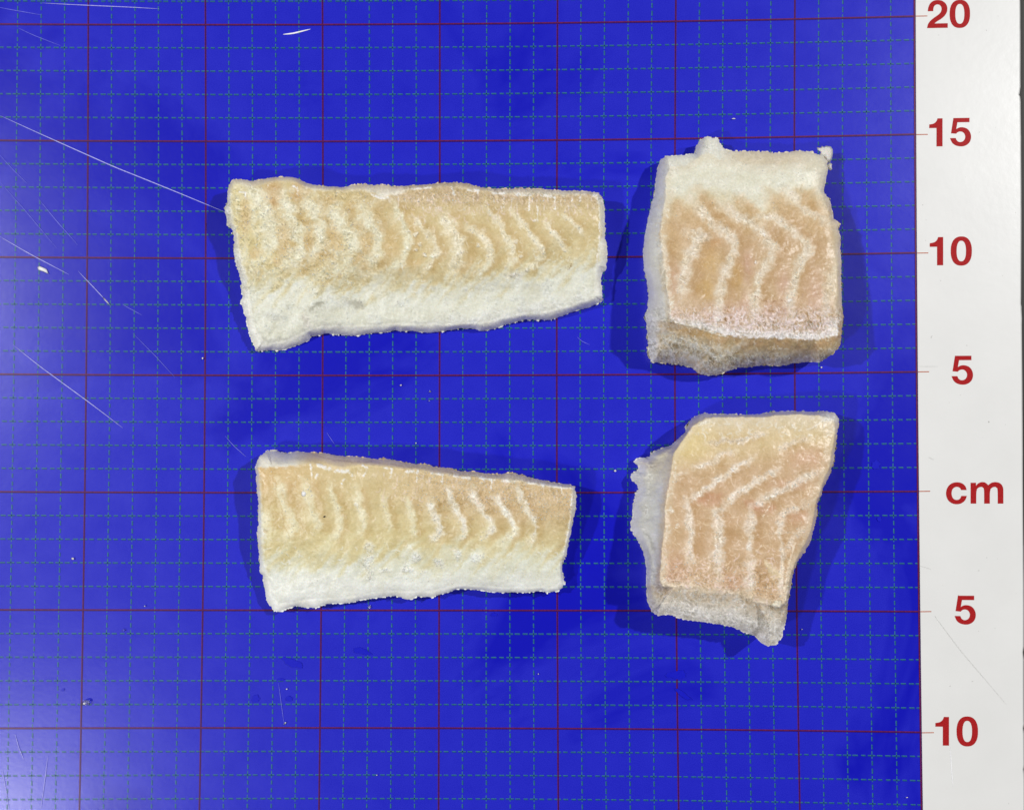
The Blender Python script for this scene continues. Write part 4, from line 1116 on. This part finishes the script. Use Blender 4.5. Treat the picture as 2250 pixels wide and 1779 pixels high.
p1 = build_piece('fish_fillet', 'long upper left frozen white fish fillet portion, broad with ragged notched lower left corner', out1, in1, h1, 100, paint1)
p2 = build_piece('fish_fillet', 'long lower left frozen white fish fillet portion tapering to the right, black speck on top', out2, in2, h2, 200, paint2)
p3 = build_piece('fish_fillet', 'square thick frozen fish fillet portion with brown cut lower face and small torn flap', out3, in3, h3, 300, paint3, flange=lambda x, y: 0.25 + 0 * x)
p4 = build_piece('fish_fillet', 'irregular frozen fish fillet portion with grey translucent membrane on its left flank', out4, in4, h4, 400, paint4,
                 flange=lambda x, y: np.clip(0.35 + 0.6 * sstep(1510, 1450, x) + 0.4 * sstep(1290, 1320, y), 0, 1))


# ------------------------------------------------------------------ small solid things
def chip(name, poly, z0, th, m, org, parent=None, dome=0.0, **kw):
    """a solid flake from a traced outline: bottom at z0, th thick"""
    P = np.array(poly, float); n = len(P)
    c = P.mean(0)
    lo = at(P[:, 0], P[:, 1], z0 + th * 0.15)
    Q = c + (P - c) * 0.72
    hi = at(Q[:, 0], Q[:, 1], z0 + th)
    bt = at((c + (P - c) * 0.85)[:, 0], (c + (P - c) * 0.85)[:, 1], z0)
    v = list(bt) + list(lo) + list(hi) + [at(c[0], c[1], z0 + th * (1.05 + dome))]
    f = []
    for k in range(n):
        d = (k + 1) % n
        f += [(k, d, n + d, n + k), (n + k, n + d, 2 * n + d, 2 * n + k), (2 * n + k, 2 * n + d, 3 * n)]
    f.append(tuple(range(n))[::-1])
    v = [np.array(p) - np.array(org) for p in v]
    me = mesh(name, v, f, m, True)
    import bmesh
    bm = bmesh.new(); bm.from_mesh(me); bmesh.ops.recalc_face_normals(bm, faces=bm.faces); bm.to_mesh(me); bm.free()
    o = link(name, me, parent, **kw)
    if parent is None: o.location = org
    return o


def disc(cx, cy, rx, ry, n=10, seed=0, wob=0.2):
    r = random.Random(seed)
    return [(cx + rx * math.cos(6.283 * k / n) * (1 + r.uniform(-wob, wob)), cy + ry * math.sin(6.283 * k / n) * (1 + r.uniform(-wob, wob))) for k in range(n)]


# torn flap at the upper right corner of the square portion, and a crumb under it
fl = E3([(1312, 190), (1322, 165), (1300, 150), (1297, 132), (1318, 136), (1330, 124), (1345, 130), (1358, 123), (1390, 128), (1404, 150), (1404, 180), (1396, 215), (1384, 238), (1362, 236), (1350, 215), (1332, 205)])
chip('torn_flap', fl, 0.0085, 0.0016, FROST, tuple(p3['org']), p3['root'], dome=0.1, label='white torn flap at the upper right corner')
fl = E3([(1366, 245), (1385, 236), (1399, 246), (1396, 262), (1400, 280), (1390, 292), (1376, 284), (1362, 276), (1356, 262)])
chip('torn_flap', fl, 0.008, 0.0018, FROST, tuple(p3['org']), p3['root'], dome=0.4)
# ragged tuft on the left edge of the long upper portion
fl = A1([(188, 372), (172, 388), (176, 420), (164, 440), (176, 468), (184, 500), (182, 552), (206, 560), (216, 500), (210, 430), (204, 390)])
chip('torn_flap', fl, 0.004, 0.003, FROST, tuple(p1['org']), p1['root'], dome=0.3)
s = C2([(823, 745)])[0]
chip('dark_speck', disc(s[0], s[1], 2.6, 2.2, 6, 1), p2['zat'](*s) - 0.0001, 0.0007, SPECK, tuple(p2['org']), p2['root'], label='tiny black speck on the flesh')
s = C2([(630, 530)])[0]
chip('frost_bead', disc(s[0], s[1], 5.5, 7, 12, 2, 0.1), p2['zat'](*s) - 0.0002, 0.0006, CHIP, tuple(p2['org']), p2['root'], dome=0.15, label='bright white bead of ice')

# things lying on the board
c = (95, 592)  # small raised white shape on the blue panel
chip('white_mark', [(82, 587), (86, 584), (98, 589), (103, 592), (107, 602), (96, 597), (84, 593)], 0.00028, 0.0006, CHIP, tuple(at(*c, 0.0)),
     label='small flat white mark on the blue board near its left side', cat='flake')


def crumb(x, y, rx, ry, lab, m=FROST, th=0.0006, seed=1, cat='ice crumb', name='ice_crumb'):
    chip(name, disc(x, y, rx, ry, 8, seed, 0.28), 0.00028, th, m, tuple(at(x, y, 0.0)), label=lab, cat=cat, group='crumbs and drops lying on the board')


crumb(445, 787, 1.7, 2.6, 'tiny white ice crumb below the long upper left portion', seed=2)
crumb(160, 1227, 3.4, 3.0, 'white ice crumb left of the tapering lower portion', seed=3)
crumb(881, 846, 2.2, 1.8, 'tiny white crumb between the two long portions, left one', seed=4)
crumb(914, 973, 1.3, 1.3, 'tiny white crumb just above the tapering portion', seed=5)
crumb(1805, 807, 2.0, 2.0, 'tiny white crumb below the right corner of the square portion', seed=6)
crumb(1762, 1382, 1.5, 1.5, 'tiny white crumb right of the lowest fish tip', seed=7)
crumb(1352, 1034, 3.0, 2.6, 'whitish ice crumb left of the irregular portion', seed=8)
crumb(630, 1513, 1.8, 1.8, 'tiny white crumb among damp spots below the tapering portion', seed=9)
crumb(627, 1587, 1.8, 1.8, 'tiny white crumb, lowest of those under the tapering portion', seed=10)
crumb(1612, 261, 4.5, 1.4, 'thin white sliver above the square portion', seed=11)
crumb(828, 1702, 1.6, 1.3, 'tiny white crumb at the bottom of the blue panel', seed=12)
crumb(318, 1331, 1.5, 1.5, 'faint tiny crumb between the red lines at lower left', seed=13)
crumb(1183, 1480, 1.2, 1.6, 'tiny crumb below the middle of the board', seed=14)
crumb(1993, 1751, 2.2, 1.4, 'tiny crumb near the white strip at the bottom', seed=15)
chip('water_drop', disc(189, 1543, 8, 6.5, 16, 5, 0.08), 0.00028, 0.0016, ICE, tuple(at(189, 1543, 0.0)), dome=0.35,
     label='clear water drop at the lower left beside a red line', cat='water drop')
chip('ice_crumb', disc(185, 1545, 3.2, 2.2, 8, 6, 0.25), 0.0016, 0.0006, CHIP, tuple(at(185, 1545, 0.0)),
     label='white crumb on the clear water drop at the lower left', cat='ice crumb')
for k, (x, y, r) in enumerate([(272, 1384, 2.6), (945, 860, 2.4), (943, 880, 2.0), (812, 1333, 4.0), (625, 1590, 2.2)]):
    chip('water_drop', disc(x, y, r, r, 12, k, 0.08), 0.00028, 0.0006, ICE, tuple(at(x, y, 0.0)), dome=0.4,
         label=['tiny water drop at lower left of the board', 'upper tiny drop between the long portions', 'lower tiny drop between the long portions',
                'small drop just below the tapering portion', 'tiny drop under the lowest crumb'][k], cat='water drop', group='crumbs and drops lying on the board')
